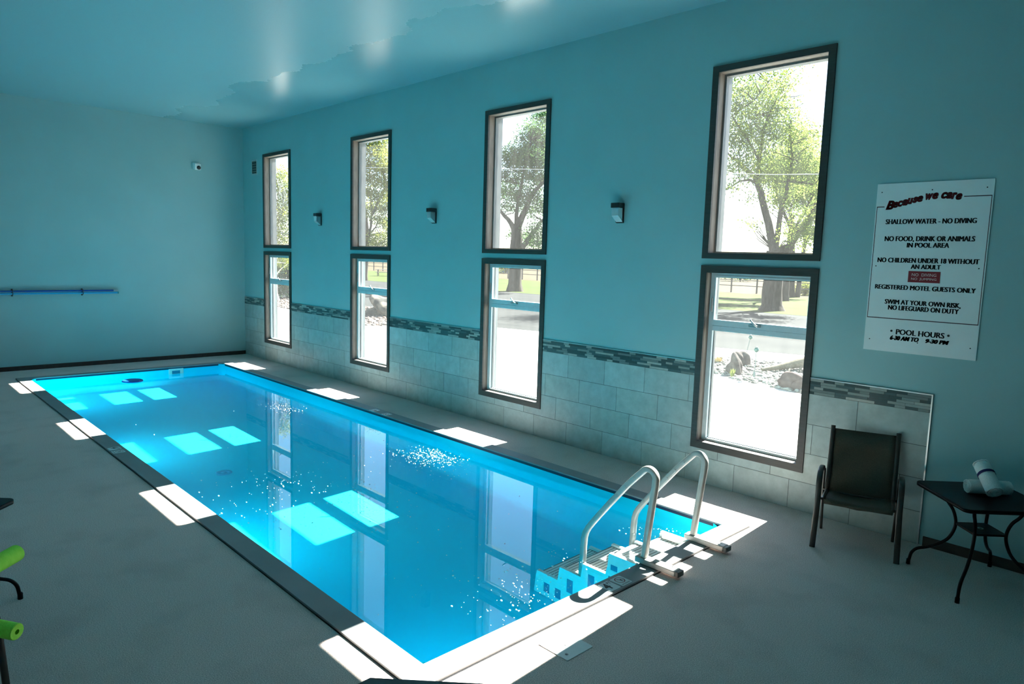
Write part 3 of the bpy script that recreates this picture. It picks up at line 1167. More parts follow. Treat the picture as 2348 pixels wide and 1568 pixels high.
b.build('border_line', mat('maroon_ink', (.05, .012, .018), .5, scale=30), sg)
# scripted heading: letters along a shallow arch, black edge under red
hd = [('B', .098, .848, .070, .050), ('e', .160, .858, .044, .033), ('c', .203, .864, .042, .033), ('a', .244, .870, .046, .033), ('u', .289, .877, .046, .033),
      ('s', .335, .883, .040, .033), ('e', .374, .888, .046, .033), ('w', .446, .898, .060, .034), ('e', .504, .901, .046, .034),
      ('c', .580, .902, .044, .034), ('a', .622, .901, .046, .034), ('r', .666, .898, .040, .034), ('e', .702, .893, .046, .033)]
for word in (hd[:7], hd[7:9], hd[9:]):
    for (nm, mt, grow, yy, e) in (('heading_edge', INK, .050, -.0086, .003), ('heading_word', RED, .018, -.0092, 0)):
        b = MB()
        Fh = lambda u, v, yy=yy: (u * SW, yy, v * SH)
        for (ch, u, v, wu, hv) in word:
            for d in (-.002, .002):
                text_geo(b, ch, u - e + d, v - e * .6, wu + 2 * e, hv + 1.2 * e, Fh, 0, grow, .30)
        b.build(nm, mt, sg)
b = MB(); b.box(.358 * SW, .637 * SW, -.0100, -.008, .422 * SH, .487 * SH)
pl = b.build('red_plate', RED, sg)
F2 = lambda u, v: (u * SW, -.0106, v * SH)
b = MB()
text_geo(b, 'NO  DIVING', .390, .458, .214, .017, F2)
text_geo(b, 'NO  JUMPING', .387, .432, .221, .017, F2)
b.build('lettering', PALE_INK, pl)
for (u, v) in ((.047, .95), (.496, .953), (.944, .954), (.051, .512), (.946, .512), (.053, .067), (.946, .067), (.498, .069)):
    b = MB()
    b.add([F(u + .006 * math.cos(a), v + .0036 * math.sin(a)) for a in np.linspace(0, 6.283, 10, endpoint=False)], [tuple(range(10))])
    b.build('screw_head', BLACK, sg)


# ------------------------------------------------------------------ furniture
def sling_mat():
    M = mat('brown_sling_mesh', (0.042, 0.034, 0.022), 0.7, c2=(0.085, 0.069, 0.046), scale=260, detail=1, bump=0.4)
    return M


SLING = sling_mat()


def make_chair(label, loc, rot, group=None):
    t = thing('sling_chair', label, 'chair', loc, rot, group)

    def sheet(path, hw, th, sag, nx=9):
        mb = MB()
        pts = [Vector((0, p[0], p[1])) for p in path]
        n_ = len(pts)
        top, bot = [], []
        for k in range(n_):
            T_ = (pts[min(k + 1, n_ - 1)] - pts[max(k - 1, 0)]).normalized()
            N_ = Vector((1, 0, 0)).cross(T_)
            if N_.z < 0:
                N_ = -N_
            for i in range(nx):
                s = i / (nx - 1) * 2 - 1
                off = -sag * (1 - s * s)
                p = pts[k] + Vector((s * hw, 0, 0)) + N_ * off
                top.append(p + N_ * th / 2)
                bot.append(p - N_ * th / 2)
        q = len(top)
        fs_ = []
        for k in range(n_ - 1):
            for i in range(nx - 1):
                a = k * nx + i
                fs_ += [(a, a + 1, a + nx + 1, a + nx), (q + a, q + a + nx, q + a + nx + 1, q + a + 1)]
        for k in range(n_ - 1):
            a, c = k * nx, k * nx + nx - 1
            fs_ += [(a, a + nx, q + a + nx, q + a), (c, q + c, q + c + nx, c + nx)]
        for i in range(nx - 1):
            e = (n_ - 1) * nx
            fs_ += [(i, q + i, q + i + 1, i + 1), (e + i, e + i + 1, q + e + i + 1, q + e + i)]
        mb.add(top + bot, fs_, 0, True)
        return mb
    seat = [(.00, .405), (-.015, .440), (-.06, .447), (-.18, .432), (-.32, .408), (-.44, .392), (-.475, .405)]
    back = [(-.455, .375), (-.470, .415), (-.50, .50), (-.545, .66), (-.59, .82), (-.625, .955)]
    sheet(seat, .268, .008, .022).build('seat', SLING, t)
    sheet(back, .268, .008, .018).build('backrest', SLING, t)
    for s in (-1, 1):
        b = MB()
        b.tube(curve_pts([(s * .272, y, z) for (y, z) in seat[1:]], 3), .017, 10)
        b.build('seat_rail', CHAIR_FR, t)
        b = MB()
        b.tube([(s * .272, y, z) for (y, z) in [(-.462, .385)] + back] + [(s * .272, -.632, .978)], .021, 10)
        b.build('back_post', CHAIR_FR, t)
        b = MB()                                           # arm and front leg, one bent flat tube
        pa = [(.005, 0), (-.005, .20), (-.018, .42), (-.028, .56), (-.045, .615), (-.085, .652), (-.15, .668), (-.24, .664), (-.33, .648), (-.42, .615), (-.50, .56)]
        cp = curve_pts([(s * (.328 - .012 * min(1, z / .4)), y, z) for (y, z) in pa], 3)
        b.tube(cp, [1 - .3 * max(0, i / (len(cp) - 1) - .6) / .4 for i in range(len(cp))], 12, flat=(.017, .024, (0, 1, 0)))
        b.build('arm_leg', CHAIR_FR, t)
        b = MB()
        b.tube([(s * .305, -.46, .60), (s * .306, -.475, .42), (s * .302, -.49, .2), (s * .298, -.515, 0)], .0125, 10)
        b.build('leg', CHAIR_FR, t)
        b = MB()
        b.tube([(s * .272, -.10, .432), (s * .318, -.03, .425)], .011, 8)
        b.build('seat_bracket', CHAIR_FR, t)
        b = MB()
        b.tube([(s * .272, -.455, .395), (s * .306, -.475, .40)], .011, 8)
        b.build('seat_bracket', CHAIR_FR, t)
    b = MB()
    b.tube([(-.272, -.045, .412), (0, -.045, .392), (.272, -.045, .412)], .011, 8)
    b.build('stretcher', CHAIR_FR, t)
    b = MB()
    b.tube([(-.272, -.462, .385), (.272, -.462, .385)], .011, 8)
    b.build('stretcher', CHAIR_FR, t)
    return t


chair = make_chair('brown mesh sling chair standing against the tiled wall under the rules sign', (14.186, -.719, 0), math.atan2(-.307, -.952))


def place_chair(label, loc, rot):
    o = copy_tree(chair)
    o.location = loc
    o.rotation_euler = (0, 0, rot)
    o['label'] = label
    return o


def make_table(label, loc, rot):
    t = thing('patio_table', label, 'table', loc, rot)
    hs = .345
    b = MB(); b.prism(rrect(-hs, hs, -hs, hs, .045, 5), 'z', .702, .722)
    b.build('tabletop', TABLE_BK, t)
    b = MB()
    o_, i_ = rrect(-hs - .004, hs + .004, -hs - .004, hs + .004, .049, 5), rrect(-hs + .001, hs - .001, -hs + .001, hs - .001, .045, 5)
    n_ = len(o_)
    b.add([(*p, .694) for p in o_] + [(*p, .719) for p in o_] + [(*p, .719) for p in i_] + [(*p, .694) for p in i_],
          [(a * n_ + k, a * n_ + (k + 1) % n_, ((a + 1) % 4) * n_ + (k + 1) % n_, ((a + 1) % 4) * n_ + k) for a in range(4) for k in range(n_)], 0, True)
    b.build('edge_band', TABLE_BK, t)
    rad = [(.30, .692), (.265, .655), (.238, .607), (.197, .551), (.172, .473), (.175, .397), (.214, .303), (.290, .230), (.360, .185), (.425, .152), (.462, .105), (.474, .05), (.480, 0)]
    for q in range(4):
        a = math.pi / 4 + q * math.pi / 2
        b = MB()
        b.tube(curve_pts([(r * math.cos(a), r * math.sin(a), z) for (r, z) in rad]), .0125, 10)
        b.lathe([(.0, 0), (.017, 0), (.016, .04), (.0126, .045)], 10, c=(.480 * math.cos(a), .480 * math.sin(a), 0))
        b.build('leg', TABLE_BK, t)
    b = MB(); b.prism(rrect(-.125, .125, -.125, .125, .015, 3), 'z', .44, .456)
    b.build('shelf', TABLE_BK, t)
    b = MB(); b.lathe([(.022, 0), (.022, .002), (.010, .002)], 16, c=(0, 0, .456))
    b.build('umbrella_hole_ring', mat('pale_ring', (.4, .42, .42), .4, scale=20), t)
    return t


table = make_table('small black square patio table holding rolled towels beside the sling chair', (15.045, -.54, 0), math.pi / 4)

# rolled towels


def towel_roll(label, p0, p1, r, stripe=None, squash=.92):
    t = thing('rolled_towel', label, 'towel', tuple((Vector(p0) + Vector(p1)) / 2))
    c = (Vector(p0) + Vector(p1)) / 2
    ax = (Vector(p1) - Vector(p0))
    L = ax.length
    ax.normalize()
    upv = Vector((0, 0, 1))
    N = (upv - ax * upv.dot(ax)).normalized()
    B = ax.cross(N)

    def spiral_tube(mb, s0, s1, r_, turns=3.2, close=True, grow=0.0):
        n_ = 90
        prof = []
        for k in range(n_ + 1):
            f = k / n_
            a = 2 * math.pi * turns * f
            rr_ = r_ * (.22 + .78 * f) + grow
            prof.append((rr_ * math.cos(a), rr_ * math.sin(a) * squash))
        vs_, fs_ = [], []
        for s in (s0, s1):
            for (a, c_) in prof:
                vs_.append(c - c + ax * s + B * a + N * c_)
        for k in range(n_):
            fs_.append((k, k + 1, n_ + 2 + k, n_ + 1 + k))
        mb.add(vs_, fs_, 0, True)
    b = MB()
    spiral_tube(b, -L / 2, L / 2, r)
    b.tube([ax * (-L / 2 + .004), ax * (-L / 2 + .018), ax * (L / 2 - .018), ax * (L / 2 - .004)], [r * .80, r * .97, r * .97, r * .80], 22)
    for s, lim in ((-L / 2, -1), (L / 2, 1)):                # soft folded end lips
        for q in range(3):
            rq = r * (.93 - .26 * q)
            ring = [ax * (s + lim * random.uniform(-.002, .004)) + B * rq * math.cos(a) + N * rq * squash * math.sin(a) for a in np.linspace(0, 2 * math.pi, 25)]
            b.tube(ring, r * .09, 6, cap=False)
    b.build('terry_roll', TOWEL, t)
    if stripe:
        b = MB()
        b.tube([ax * (stripe - .012), ax * (stripe + .012)], r * 1.03, 26, cap=False)
        b.build('stripe_band', NAVY, t)
    return t


R_T = .056
towel_roll('white rolled towel lying under the striped one on the patio table', (14.935, -.575, .722 + R_T), (15.165, -.365, .722 + R_T), R_T)
towel_roll('white rolled towel with a navy stripe propped across the other roll', (15.130, -.645, .722 + .074), (14.990, -.470, .722 + .225), .060, stripe=.03)

# the group on the left
table2 = copy_tree(table)
table2.location = (10.62, -6.605, 0)
table2.rotation_euler = (0, 0, math.pi / 4)
table2['label'] = 'black square patio table at the edge of the deck opposite the windows'
ch2 = place_chair('brown mesh sling chair with green pool noodles across its arms', (11.73, -6.40, 0), 0.0)
ch3 = place_chair('brown mesh sling chair beyond the patio table on the deck opposite the windows', (7.15, -5.835, 0), 0.0)


def noodle(label, pts, r):
    t = thing('pool_noodle', label, 'pool noodle', tuple(pts[0]), group='green pool noodles')
    c = Vector(pts[0])
    pts = [Vector(p) - c for p in pts]
    b = MB()
    n_ = 24
    b.tube(pts, r, n_, cap=False)
    b.tube(pts, r * .30, 16, cap=False)
    T_ = (pts[0] - pts[1]).normalized()
    N_ = (Vector((0, 0, 1)) - T_ * T_.z).normalized()
    B_ = T_.cross(N_)
    e = [T_ * .004 + (N_ * math.cos(a) + B_ * math.sin(a)) * r * .93 for a in np.linspace(0, 2 * math.pi, n_, endpoint=False)]
    e0 = [(N_ * math.cos(a) + B_ * math.sin(a)) * r for a in np.linspace(0, 2 * math.pi, n_, endpoint=False)]
    e2 = [T_ * .004 + (N_ * math.cos(a) + B_ * math.sin(a)) * r * .30 for a in np.linspace(0, 2 * math.pi, n_, endpoint=False)]
    b.add(e + e2 + e0, [(k, (k + 1) % n_, n_ + (k + 1) % n_, n_ + k) for k in range(n_)] + [(2 * n_ + k, 2 * n_ + (k + 1) % n_, (k + 1) % n_, k) for k in range(n_)])
    b.build('foam_tube', NOODLE, t)
    return t


noodle('green pool noodle showing its hollow end toward the viewer', [(12.582, -6.417, .700), (12.44, -6.52, .709), (12.1, -6.74, .729), (11.5, -7.1, .730)], .0375)
noodle('green pool noodle pointing up and away toward the pool', [(11.876, -6.304, .805), (12.01, -6.44, .806), (12.20, -6.60, .816), (12.6, -7.15, .822)], .045)

# railing in front of the viewer
t = thing('railing', 'dark painted half wall cap at the lower edge of the view', 'railing', (14.60, -5.83, 0))
d1, d2 = Vector((.72, .694, 0)), Vector((.06, -.998, 0))


def rail_run(mb, off0, off1, z0, z1, ln):
    """A strip bent at the corner: off0..off1 is the distance inward from the pool side."""
    bis = (d1 + d2).normalized()
    sn = abs(d1.cross(bis).z)
    P0, P1 = bis * (off0 / sn), bis * (off1 / sn)
    n1 = Vector((d1.y, -d1.x, 0))
    n1 = n1 if n1.dot(bis) > 0 else -n1
    n2 = Vector((d2.y, -d2.x, 0))
    n2 = n2 if n2.dot(bis) > 0 else -n2
    for (dd, nn) in ((d1, n1), (d2, n2)):
        q = [P0, dd * ln + nn * off0, dd * ln + nn * off1, P1]
        vs_ = [(*p.xy, z0) for p in q] + [(*p.xy, z1) for p in q]
        mb.add(vs_, [(0, 3, 2, 1), (4, 5, 6, 7), (0, 1, 5, 4), (1, 2, 6, 5), (2, 3, 7, 6), (3, 0, 4, 7)])


b = MB(); rail_run(b, 0, .16, 1.165, 1.20, .8)
b.build('rail_cap', RAILCAP, t)
b = MB(); rail_run(b, .03, .13, 0.0, 1.165, .78)
b.build('half_wall', WALL, t)

# ------------------------------------------------------------------ outdoors
G = 0.0
b = MB()
xj = [-40, -9.4, -6.4, -3.4, -.4, 2.0, 5.0, 8.1, 11.1, 14.1, 17.1, 20, 40]
yj = [.25, 3.78, 6.25, 8.6, 11.0, 15.6]
for i in range(len(xj) - 1):
    for j in range(len(yj) - 1):
        y1 = yj[j + 1]
        b.box(xj[i] + .006, xj[i + 1] - .006, yj[j] + (.006 if j else 0), y1 - .006, -.12, G)
b.box(-40, 40, .25, 15.6, -.14, -.012)
tag(b.build('patio', CONCRETE), 'pale concrete patio outside the windows', 'patio', kind='structure')
b = MB(); b.prism([(-60, 9.0), (-10, 9.0), (-1.6, 9.8), (8.0, 12.4), (20, 15.5), (60, 15.5), (60, 27.9), (-120, 27.9), (-120, 9.0)], 'z', -.1, .004)
tag(b.build('road', ASPHALT), 'grey asphalt drive beyond the patio', 'road', kind='structure')
b = MB(); b.box(-120, 60, 27.9, 48.2, -.1, .01)
tag(b.build('lawn', GRASS), 'sunlit green lawn beyond the drive', 'lawn', kind='structure')
b = MB(); b.box(-260, 140, 48.2, 260, -.1, .0)
tag(b.build('field', DRY), 'tan dry grass field beyond the fence', 'field', kind='structure')


def in_poly(p, poly):
    r = False
    for i in range(len(poly)):
        a, c = poly[i], poly[i - 1]
        if (a[1] > p[1]) != (c[1] > p[1]) and p[0] < (c[0] - a[0]) * (p[1] - a[1]) / (c[1] - a[1]) + a[0]:
            r = not r
    return r


def rock_geo(mb, c, s, seed, rough=.25, sub=3, mi=0, flat=True):
    bm_ = bmesh.new()
    bmesh.ops.create_icosphere(bm_, subdivisions=sub, radius=1.0)
    rg = np.random.default_rng(seed)
    ph = rg.uniform(0, 6.28, (6, 3))
    fr = rg.uniform(1.2, 4.2, (6, 3))
    for w in bm_.verts:
        p = np.array(w.co)
        d = sum(math.sin(fr[k] @ p + ph[k].sum()) / (1 + k * .5) for k in range(6)) * rough * .42
        d += rg.normal(0, rough * .05)
        q = p * (1 + d)
        if flat and q[2] < -.45:
            q[2] = -.45
        w.co = Vector((c[0] + q[0] * s[0], c[1] + q[1] * s[1], c[2] + q[2] * s[2]))
    mb.bm(bm_, mi, True)


def pebble_bed(name, poly, n, smin, smax, mt, label):
    mb = MB()
    nb = len(poly)
    mb.add([(*p, .004) for p in poly], [tuple(range(nb))] if True else [], 1)
    xs = [p[0] for p in poly]
    ys = [p[1] for p in poly]
    k = 0
    while k < n:
        p = (random.uniform(min(xs), max(xs)), random.uniform(min(ys), max(ys)))
        if not in_poly(p, poly):
            continue
        k += 1
        s = random.uniform(smin, smax)
        a = random.uniform(0, 3.14)
        e = random.uniform(.6, 1)
        ring = []
        for (rr_, z) in ((1, .15), (.85, .55), (.4, .85)):
            for q in range(6):
                th = a + q * 1.047
                jr = random.uniform(.85, 1.15)
                x_, y_ = rr_ * s * math.cos(q * 1.047) * jr, rr_ * s * e * math.sin(q * 1.047) * jr
                ring.append((p[0] + x_ * math.cos(a) - y_ * math.sin(a), p[1] + x_ * math.sin(a) + y_ * math.cos(a), .004 + z * s * .8))
        mb.add(ring, [(j * 6 + q, j * 6 + (q + 1) % 6, (j + 1) * 6 + (q + 1) % 6, (j + 1) * 6 + q) for j in range(2) for q in range(6)] + [tuple(range(12, 18))], 0, True)
    o = mb.build(name, [mt, mt])
    return tag(o, label, 'gravel', kind='stuff')


bedA = [(7.55, 7.75), (7.25, 8.53), (7.0, 9.35), (7.1, 10.0), (7.7, 10.25), (8.3, 10.3), (8.9, 10.3), (9.8, 10.0), (11.0, 9.2), (11.6, 7.6), (11.3, 6.4), (10.62, 6.42), (9.91, 6.68), (9.3, 6.81), (8.82, 6.95), (8.1, 7.3)]
pebble_bed('gravel_bed', bedA, 1500, .03, .075, PEBBLE, 'grey rounded river stones in the island bed by the patio')
bedB = [(-4.2, 6.05), (-3.6, 7.0), (-5.5, 9.5), (-11, 10.6), (-17, 10.4), (-20, 9.5), (-19, 7.4), (-12, 6.9)]
pebble_bed('gravel_bed', bedB, 1900, .04, .09, PEBBLE_R, 'reddish gravel strip along the patio around the big boulder')


def boulder(label, c, s, seed, mt, rough=.25):
    mb = MB()
    rock_geo(mb, (0, 0, s[2] * .40), s, seed, rough, 4)
    o = mb.build('boulder', mt)
    o.location = c
    return tag(o, label, 'rock')


boulder('dark upright lava rock in front of the other at the end of the stone bed', (8.50, 7.62, .02), (.19, .17, .30), 3, ROCK)
boulder('dark lava rock standing behind the upright one in the stone bed', (7.90, 9.02, .02), (.23, .19, .24), 5, ROCK)
boulder('low reddish lava rock at the front edge of the stone bed', (10.16, 6.86, .02), (.33, .17, .19), 8, mat('red_lava', (0.032, 0.021, 0.021), .95, spec=0.03, c2=(.062, .044, .042), scale=10, bump=.9), .3)
boulder('large pale topped boulder on the reddish gravel', (-7.55, 8.9, .0), (.95, .7, .55), 11, ROCK_PALE, .4)


def globe_light(label, foot, head):
    t = thing('garden_light', label, 'garden light', foot, group='globe garden lights in the stone bed')
    h = Vector(head) - Vector(foot)
    b = MB(); b.tube([(0, 0, 0), h * .5, h], .010, 8)
    b.lathe([(.028, 0), (.026, .10), (.012, .12)], 10)
    b.build('stake', STAKE, t)
    b = MB()
    b.lathe([(0, -.055), (.03, -.047), (.05, -.02), (.052, .0), (.046, .025), (.028, .045), (0, .055)], 16, c=h)
    b.build('globe', GLOBE, t)
    b = MB(); b.lathe([(.030, .048), (.034, .060), (.02, .072), (0, .076)], 12, c=h)
    b.build('cap', STAKE, t)


globe_light('globe garden light on a stake standing in the open stones', (9.07, 7.42, .03), (9.09, 7.40, .63))
globe_light('globe garden light leaning behind the lava rocks', (7.62, 9.72, .03), (7.70, 9.80, .62))

# driftwood
t = thing('driftwood_log', 'pale driftwood log with an upturned end in the stone bed', 'driftwood', (8.8, 8.4, .05))
b = MB()
b.tube([(0, -.1, .03), (.1, .12, .05), (.2, .42, .08), (.33, .75, .13), (.45, 1.0, .17), (.52, 1.12, .20), (.545, 1.17, .32), (.55, 1.19, .46), (.54, 1.19, .56)],
       [.03, .05, .075, .11, .14, .13, .075, .055, .03], 12)
b.build('trunk', DRIFT, t)
b = MB()
b.tube([(.47, 1.0, .12), (.50, .82, .06), (.52, .7, .0)], [.05, .035, .02], 8)
b.tube([(.30, .72, .10), (.36, .55, .05), (.4, .42, .0)], [.05, .03, .02], 8)
b.build('root_stub', DRIFT, t)

# small plants


def sprig(name, label, c, n, h, spread, mt, seed):
    rg = np.random.default_rng(seed)
    mb = MB()
    for k in range(n):
        a, r = rg.uniform(0, 6.28), rg.uniform(0, spread)
        base = Vector((math.cos(a) * r * .4, math.sin(a) * r * .4, 0))
        tip = Vector((math.cos(a) * r, math.sin(a) * r, h * rg.uniform(.5, 1)))
        w = Vector((-math.sin(a), math.cos(a), 0)) * .012
        mid = (base + tip) / 2 + Vector((0, 0, h * .12))
        mb.add([base - w, base + w, mid + w * 1.3, mid - w * 1.3, tip], [(0, 1, 2, 3), (3, 2, 4)])
    o = mb.build(name, mt)
    o.location = c
    return tag(o, label, 'plant')


sprig('leafy_plant', 'small yellow green plant at the foot of the upright lava rock', (8.72, 7.12, .01), 26, .2, .09, LEAF_Y, 3)
sprig('grass_tuft', 'dry grass tuft at the back edge of the stone bed', (7.35, 8.9, .01), 60, .16, .22, mat('dry_tuft', (.32, .24, .11), .9, scale=9), 4)


def leaf_mesh(blobs, n, size, aspect=.6, shell=.5, seed=0):
    """Leaves as small folded blades scattered through ellipsoids (x,y,z,rx,ry,rz)."""
    rg = np.random.default_rng(seed)
    bl = np.array(blobs, float)
    vol = bl[:, 3] * bl[:, 5] * np.sqrt(bl[:, 4])
    idx = rg.choice(len(bl), n, p=vol / vol.sum())
    d = rg.normal(size=(n, 3))
    d /= np.linalg.norm(d, axis=1)[:, None]
    rad = rg.uniform(0, 1, n) ** shell
    # clumps: pull leaves towards twig centres
    tw = rg.normal(size=(n // 14 + 1, 3)) * .16
    c = bl[idx, :3] + d * rad[:, None] * bl[idx, 3:6] * (1 + .18 * rg.normal(size=n))[:, None]
    c += tw[rg.integers(0, len(tw), n)]
    u = rg.normal(size=(n, 3))
    u /= np.linalg.norm(u, axis=1)[:, None]
    w = np.cross(u, rg.normal(size=(n, 3)))
    w /= np.linalg.norm(w, axis=1)[:, None]
    s = size * rg.uniform(.6, 1.35, n)[:, None]
    V = np.stack([c - u * s * .5, c + w * s * aspect * .5, c + u * s * .5, c - w * s * aspect * .5], 1).reshape(-1, 3)
    me = bpy.data.meshes.new('foliage')
    me.vertices.add(4 * n)
    me.vertices.foreach_set('co', V.astype('f').ravel())
    me.loops.add(4 * n)
    me.loops.foreach_set('vertex_index', np.arange(4 * n, dtype=np.int32))
    me.polygons.add(n)
    me.polygons.foreach_set('loop_start', np.arange(0, 4 * n, 4, dtype=np.int32))
    me.update(calc_edges=True)
    return me


def tree(label, base, r2, limbs, rads, blobs, nleaf, leaf, lm, bark, extra=(), depth=1.6, seed=1, shell=.5, twigs=90, group='trees beyond the drive', name='tree'):
    """limbs and blobs are (across, height) in metres measured on the tree, with random depth added."""
    rg = random.Random(seed)
    t = thing(name, label, 'tree', (base[0], base[1], 0), 0, group)
    ax = Vector((r2[0], r2[1], 0)).normalized()
    dp = Vector((-ax.y, ax.x, 0))
    b = MB()
    ends = []
    for k, L in enumerate(limbs):
        n_ = len(L)
        lean = 0 if k == 0 else rg.uniform(-.22, .22) * (L[-1][1] - L[0][1] + 1)
        pts = [ax * p[0] + dp * (lean * (i / max(1, n_ - 1))) + Vector((0, 0, p[1])) for i, p in enumerate(L)]
        if k == 0:
            pts[0] = pts[0] * 1.0
            pts.insert(1, pts[0].lerp(pts[1], .18))
            r0, r1 = rads[k]
            rr_ = [r0 * 1.35, r0] + [r0 + (r1 - r0) * (i / max(1, n_ - 1)) for i in range(1, n_)]
        else:
            r0, r1 = rads[k]
            rr_ = [r0 + (r1 - r0) * (i / max(1, n_ - 1)) for i in range(n_)]
        fine, fr_ = [], []
        for i in range(len(pts) - 1):
            for s in (0, .5):
                q = pts[i].lerp(pts[i + 1], s)
                if s and i:
                    q = q + Vector((rg.uniform(-1, 1), rg.uniform(-1, 1), rg.uniform(-1, 1))) * .05
                fine.append(q)
                fr_.append(rr_[i] + (rr_[i + 1] - rr_[i]) * s)
        fine.append(pts[-1])
        fr_.append(rr_[-1])
        b.tube(fine, fr_, 9)
        ends += fine[len(fine) // 2:]
    bl3 = []
    for (a, z, ra, rz) in list(blobs) + list(extra):
        o_ = rg.uniform(-depth, depth) * .6
        p = ax * a + dp * o_
        bl3.append((p.x, p.y, z, ra * abs(ax.x) + .6 * ra * abs(ax.y) + .1, ra * abs(ax.y) + .6 * ra * abs(ax.x) + .1, rz))
    for k in range(twigs):                                # twigs reaching from the limbs into the leaf masses
        q = rg.choice(bl3)
        tip = Vector(q[:3]) + Vector((rg.uniform(-1, 1) * q[3], rg.uniform(-1, 1) * q[4], rg.uniform(-.6, 1) * q[5]))
        st = min(ends, key=lambda e: (e - tip).length + (2 if e.z > tip.z else 0))
        if (st - tip).length > 4.5:
            continue
        md = st.lerp(tip, .5) + Vector((rg.uniform(-.2, .2), rg.uniform(-.2, .2), rg.uniform(-.25, .1)))
        b.tube([st, md, tip], [.035, .022, .008], 5, cap=False)
    b.build('trunk', bark, t)
    me = leaf_mesh(bl3, nleaf, leaf, seed=seed, shell=shell)
    me.materials.append(lm)
    o = bpy.data.objects.new('foliage', me)
    COL.objects.link(o)
    o.parent = t
    return t


T4_L = [[(-0.09, -0.01), (-0.1, 1.79), (-0.12, 3.23)], [(-0.2, 3.22), (-0.42, 4.15), (-0.79, 5.4), (-1.1, 6.48), (-1.34, 7.07), (-1.78, 7.57), (-2.3, 8.08), (-2.81, 8.43)], [(-1.2, 6.82), (-1.74, 7.07), (-2.23, 6.99), (-2.98, 6.49)], [(-1.25, 6.9), (-1.29, 8.15), (-1.21, 9.79), (-0.75, 11.15), (-0.11, 12.0)], [(-0.04, 3.23), (0.58, 3.49), (0.99, 4.33), (1.74, 5.66), (2.6, 7.0)], [(-0.12, 3.23), (0.03, 5.65), (0.33, 6.97), (1.57, 6.8)], [(0.21, 6.48), (0.4, 8.11), (0.13, 9.74)], [(-1.29, 8.15), (-2.06, 9.4), (-2.86, 10.51), (-1.78, 11.28), (-1.1, 12.21)], [(-1.65, 10.46), (-1.02, 10.59), (-0.41, 10.81)], [(-1.07, 10.11), (-0.61, 11.38), (-0.21, 12.32)]]
T4_R = [(.56, .46), (.24, .09), (.09, .03), (.13, .03), (.26, .10), (.16, .06), (.10, .03), (.08, .02), (.05, .02), (.06, .02)]
T4_B = [(-0.43, 12.17, 1.01, 0.82), (-1.11, 11.81, 1.1, 0.82), (-2.23, 12.03, 1.19, 0.73), (-2.64, 10.83, 0.91, 1.01), (-1.51, 10.78, 1.37, 1.01), (-0.41, 10.73, 1.0, 1.1), (-2.08, 9.65, 1.28, 0.91), (-0.79, 9.45, 1.37, 1.01), (0.3, 9.41, .85, 1.0), (0.85, 8.7, 0.8, .95), (-2.6, 9.01, 0.73, 0.82), (-1.5, 8.32, 1.28, 0.82), (-0.23, 8.21, 1.37, 1.01), (0.86, 7.86, 1.01, 1.01), (-2.43, 7.58, 0.82, 0.55), (-2.61, 6.58, 0.64, 0.46), (-0.8, 7.31, 1.37, 0.73), (0.33, 6.97, 1.37, 0.73), (1.31, 7.29, 0.73, 0.73), (-0.07, 5.98, 0.55, 0.55), (-1.51, 5.98, 0.37, 0.37), (-1.68, 4.89, 0.37, 0.27), (-1.25, 4.55, 0.37, 0.32), (1.16, 5.16, 0.73, 0.55), (1.55, 4.09, 0.73, 1.1), (0.53, 4.16, 0.6, 0.7), (1.79, 5.0, 0.46, 0.46), (1.55, 8.09, 0.46, 0.73)]
T4_X = [(-3.8, 9.5, 1.4, 1.3), (-3.9, 11.2, 1.3, 1.1), (-3.2, 13.2, 1.4, 1.0), (-1.5, 13.4, 1.4, .8), (-4.2, 7.9, 1.0, .8), (2.7, 7.2, .9, .9), (2.6, 5.6, .8, .9)]
tree('old spreading tree with a forked trunk behind the window nearest the rules sign', (-1.54, 30.15), (.9, .43), T4_L, T4_R, T4_B, 36000, .13, LEAF_G, BARK, T4_X, 1.8, 4)
T3_L = [[(-0.0, -0.0), (-0.01, 3.2), (-0.01, 4.62)], [(-0.09, 4.36), (-0.42, 4.96), (-0.93, 5.48), (-1.39, 6.03)], [(0.04, 4.54), (0.41, 5.52), (0.74, 6.32), (1.12, 7.11), (1.76, 7.83)], [(-0.01, 4.53), (-0.04, 5.5), (0.1, 6.82), (0.4, 8.57), (0.86, 10.74)], [(0.4, 3.13), (1.08, 4.12), (1.85, 5.29)]]
T3_R = [(.50, .40), (.22, .09), (.27, .12), (.18, .06), (.22, .12)]
T3_B = [(1.27, 11.78, 1.0, 1.0), (0.85, 11.0, 0.9, 0.81), (1.74, 10.77, 0.9, 1.09), (-0.26, 10.11, 0.81, 0.72), (0.62, 9.96, 1.0, 0.81), (-0.59, 9.24, 0.72, 0.63), (0.2, 9.26, 1.0, 0.72), (1.35, 9.29, 1.09, 1.0), (-1.05, 9.74, 0.45, 0.54), (-1.0, 8.19, 0.63, 0.54), (-0.29, 8.03, 0.72, 0.54), (0.77, 8.24, 1.0, 0.63), (-0.89, 7.14, 0.81, 0.63), (0.01, 7.0, 0.9, 0.72), (0.99, 7.02, 0.72, 0.63), (1.66, 8.09, 0.81, 0.81), (-0.68, 6.1, 0.72, 0.45), (0.3, 6.3, 0.54, 0.45), (1.63, 6.34, 0.72, 0.72), (0.93, 5.88, 0.54, 0.45), (1.43, 4.4, 0.81, 0.81), (0.91, 3.85, 0.81, 0.63), (1.64, 3.52, 0.72, 0.54), (-0.35, 4.17, 0.27, 0.36), (-1.43, 7.48, 0.36, 0.54), (1.5, 12.56, 0.72, 0.45)]
T3_X = [(2.9, 10.5, 1.2, 1.3), (3.1, 8.4, 1.2, 1.2), (2.7, 6.2, 1.0, .9), (2.5, 12.3, 1.2, .9), (-2.0, 8.2, .6, .7)]
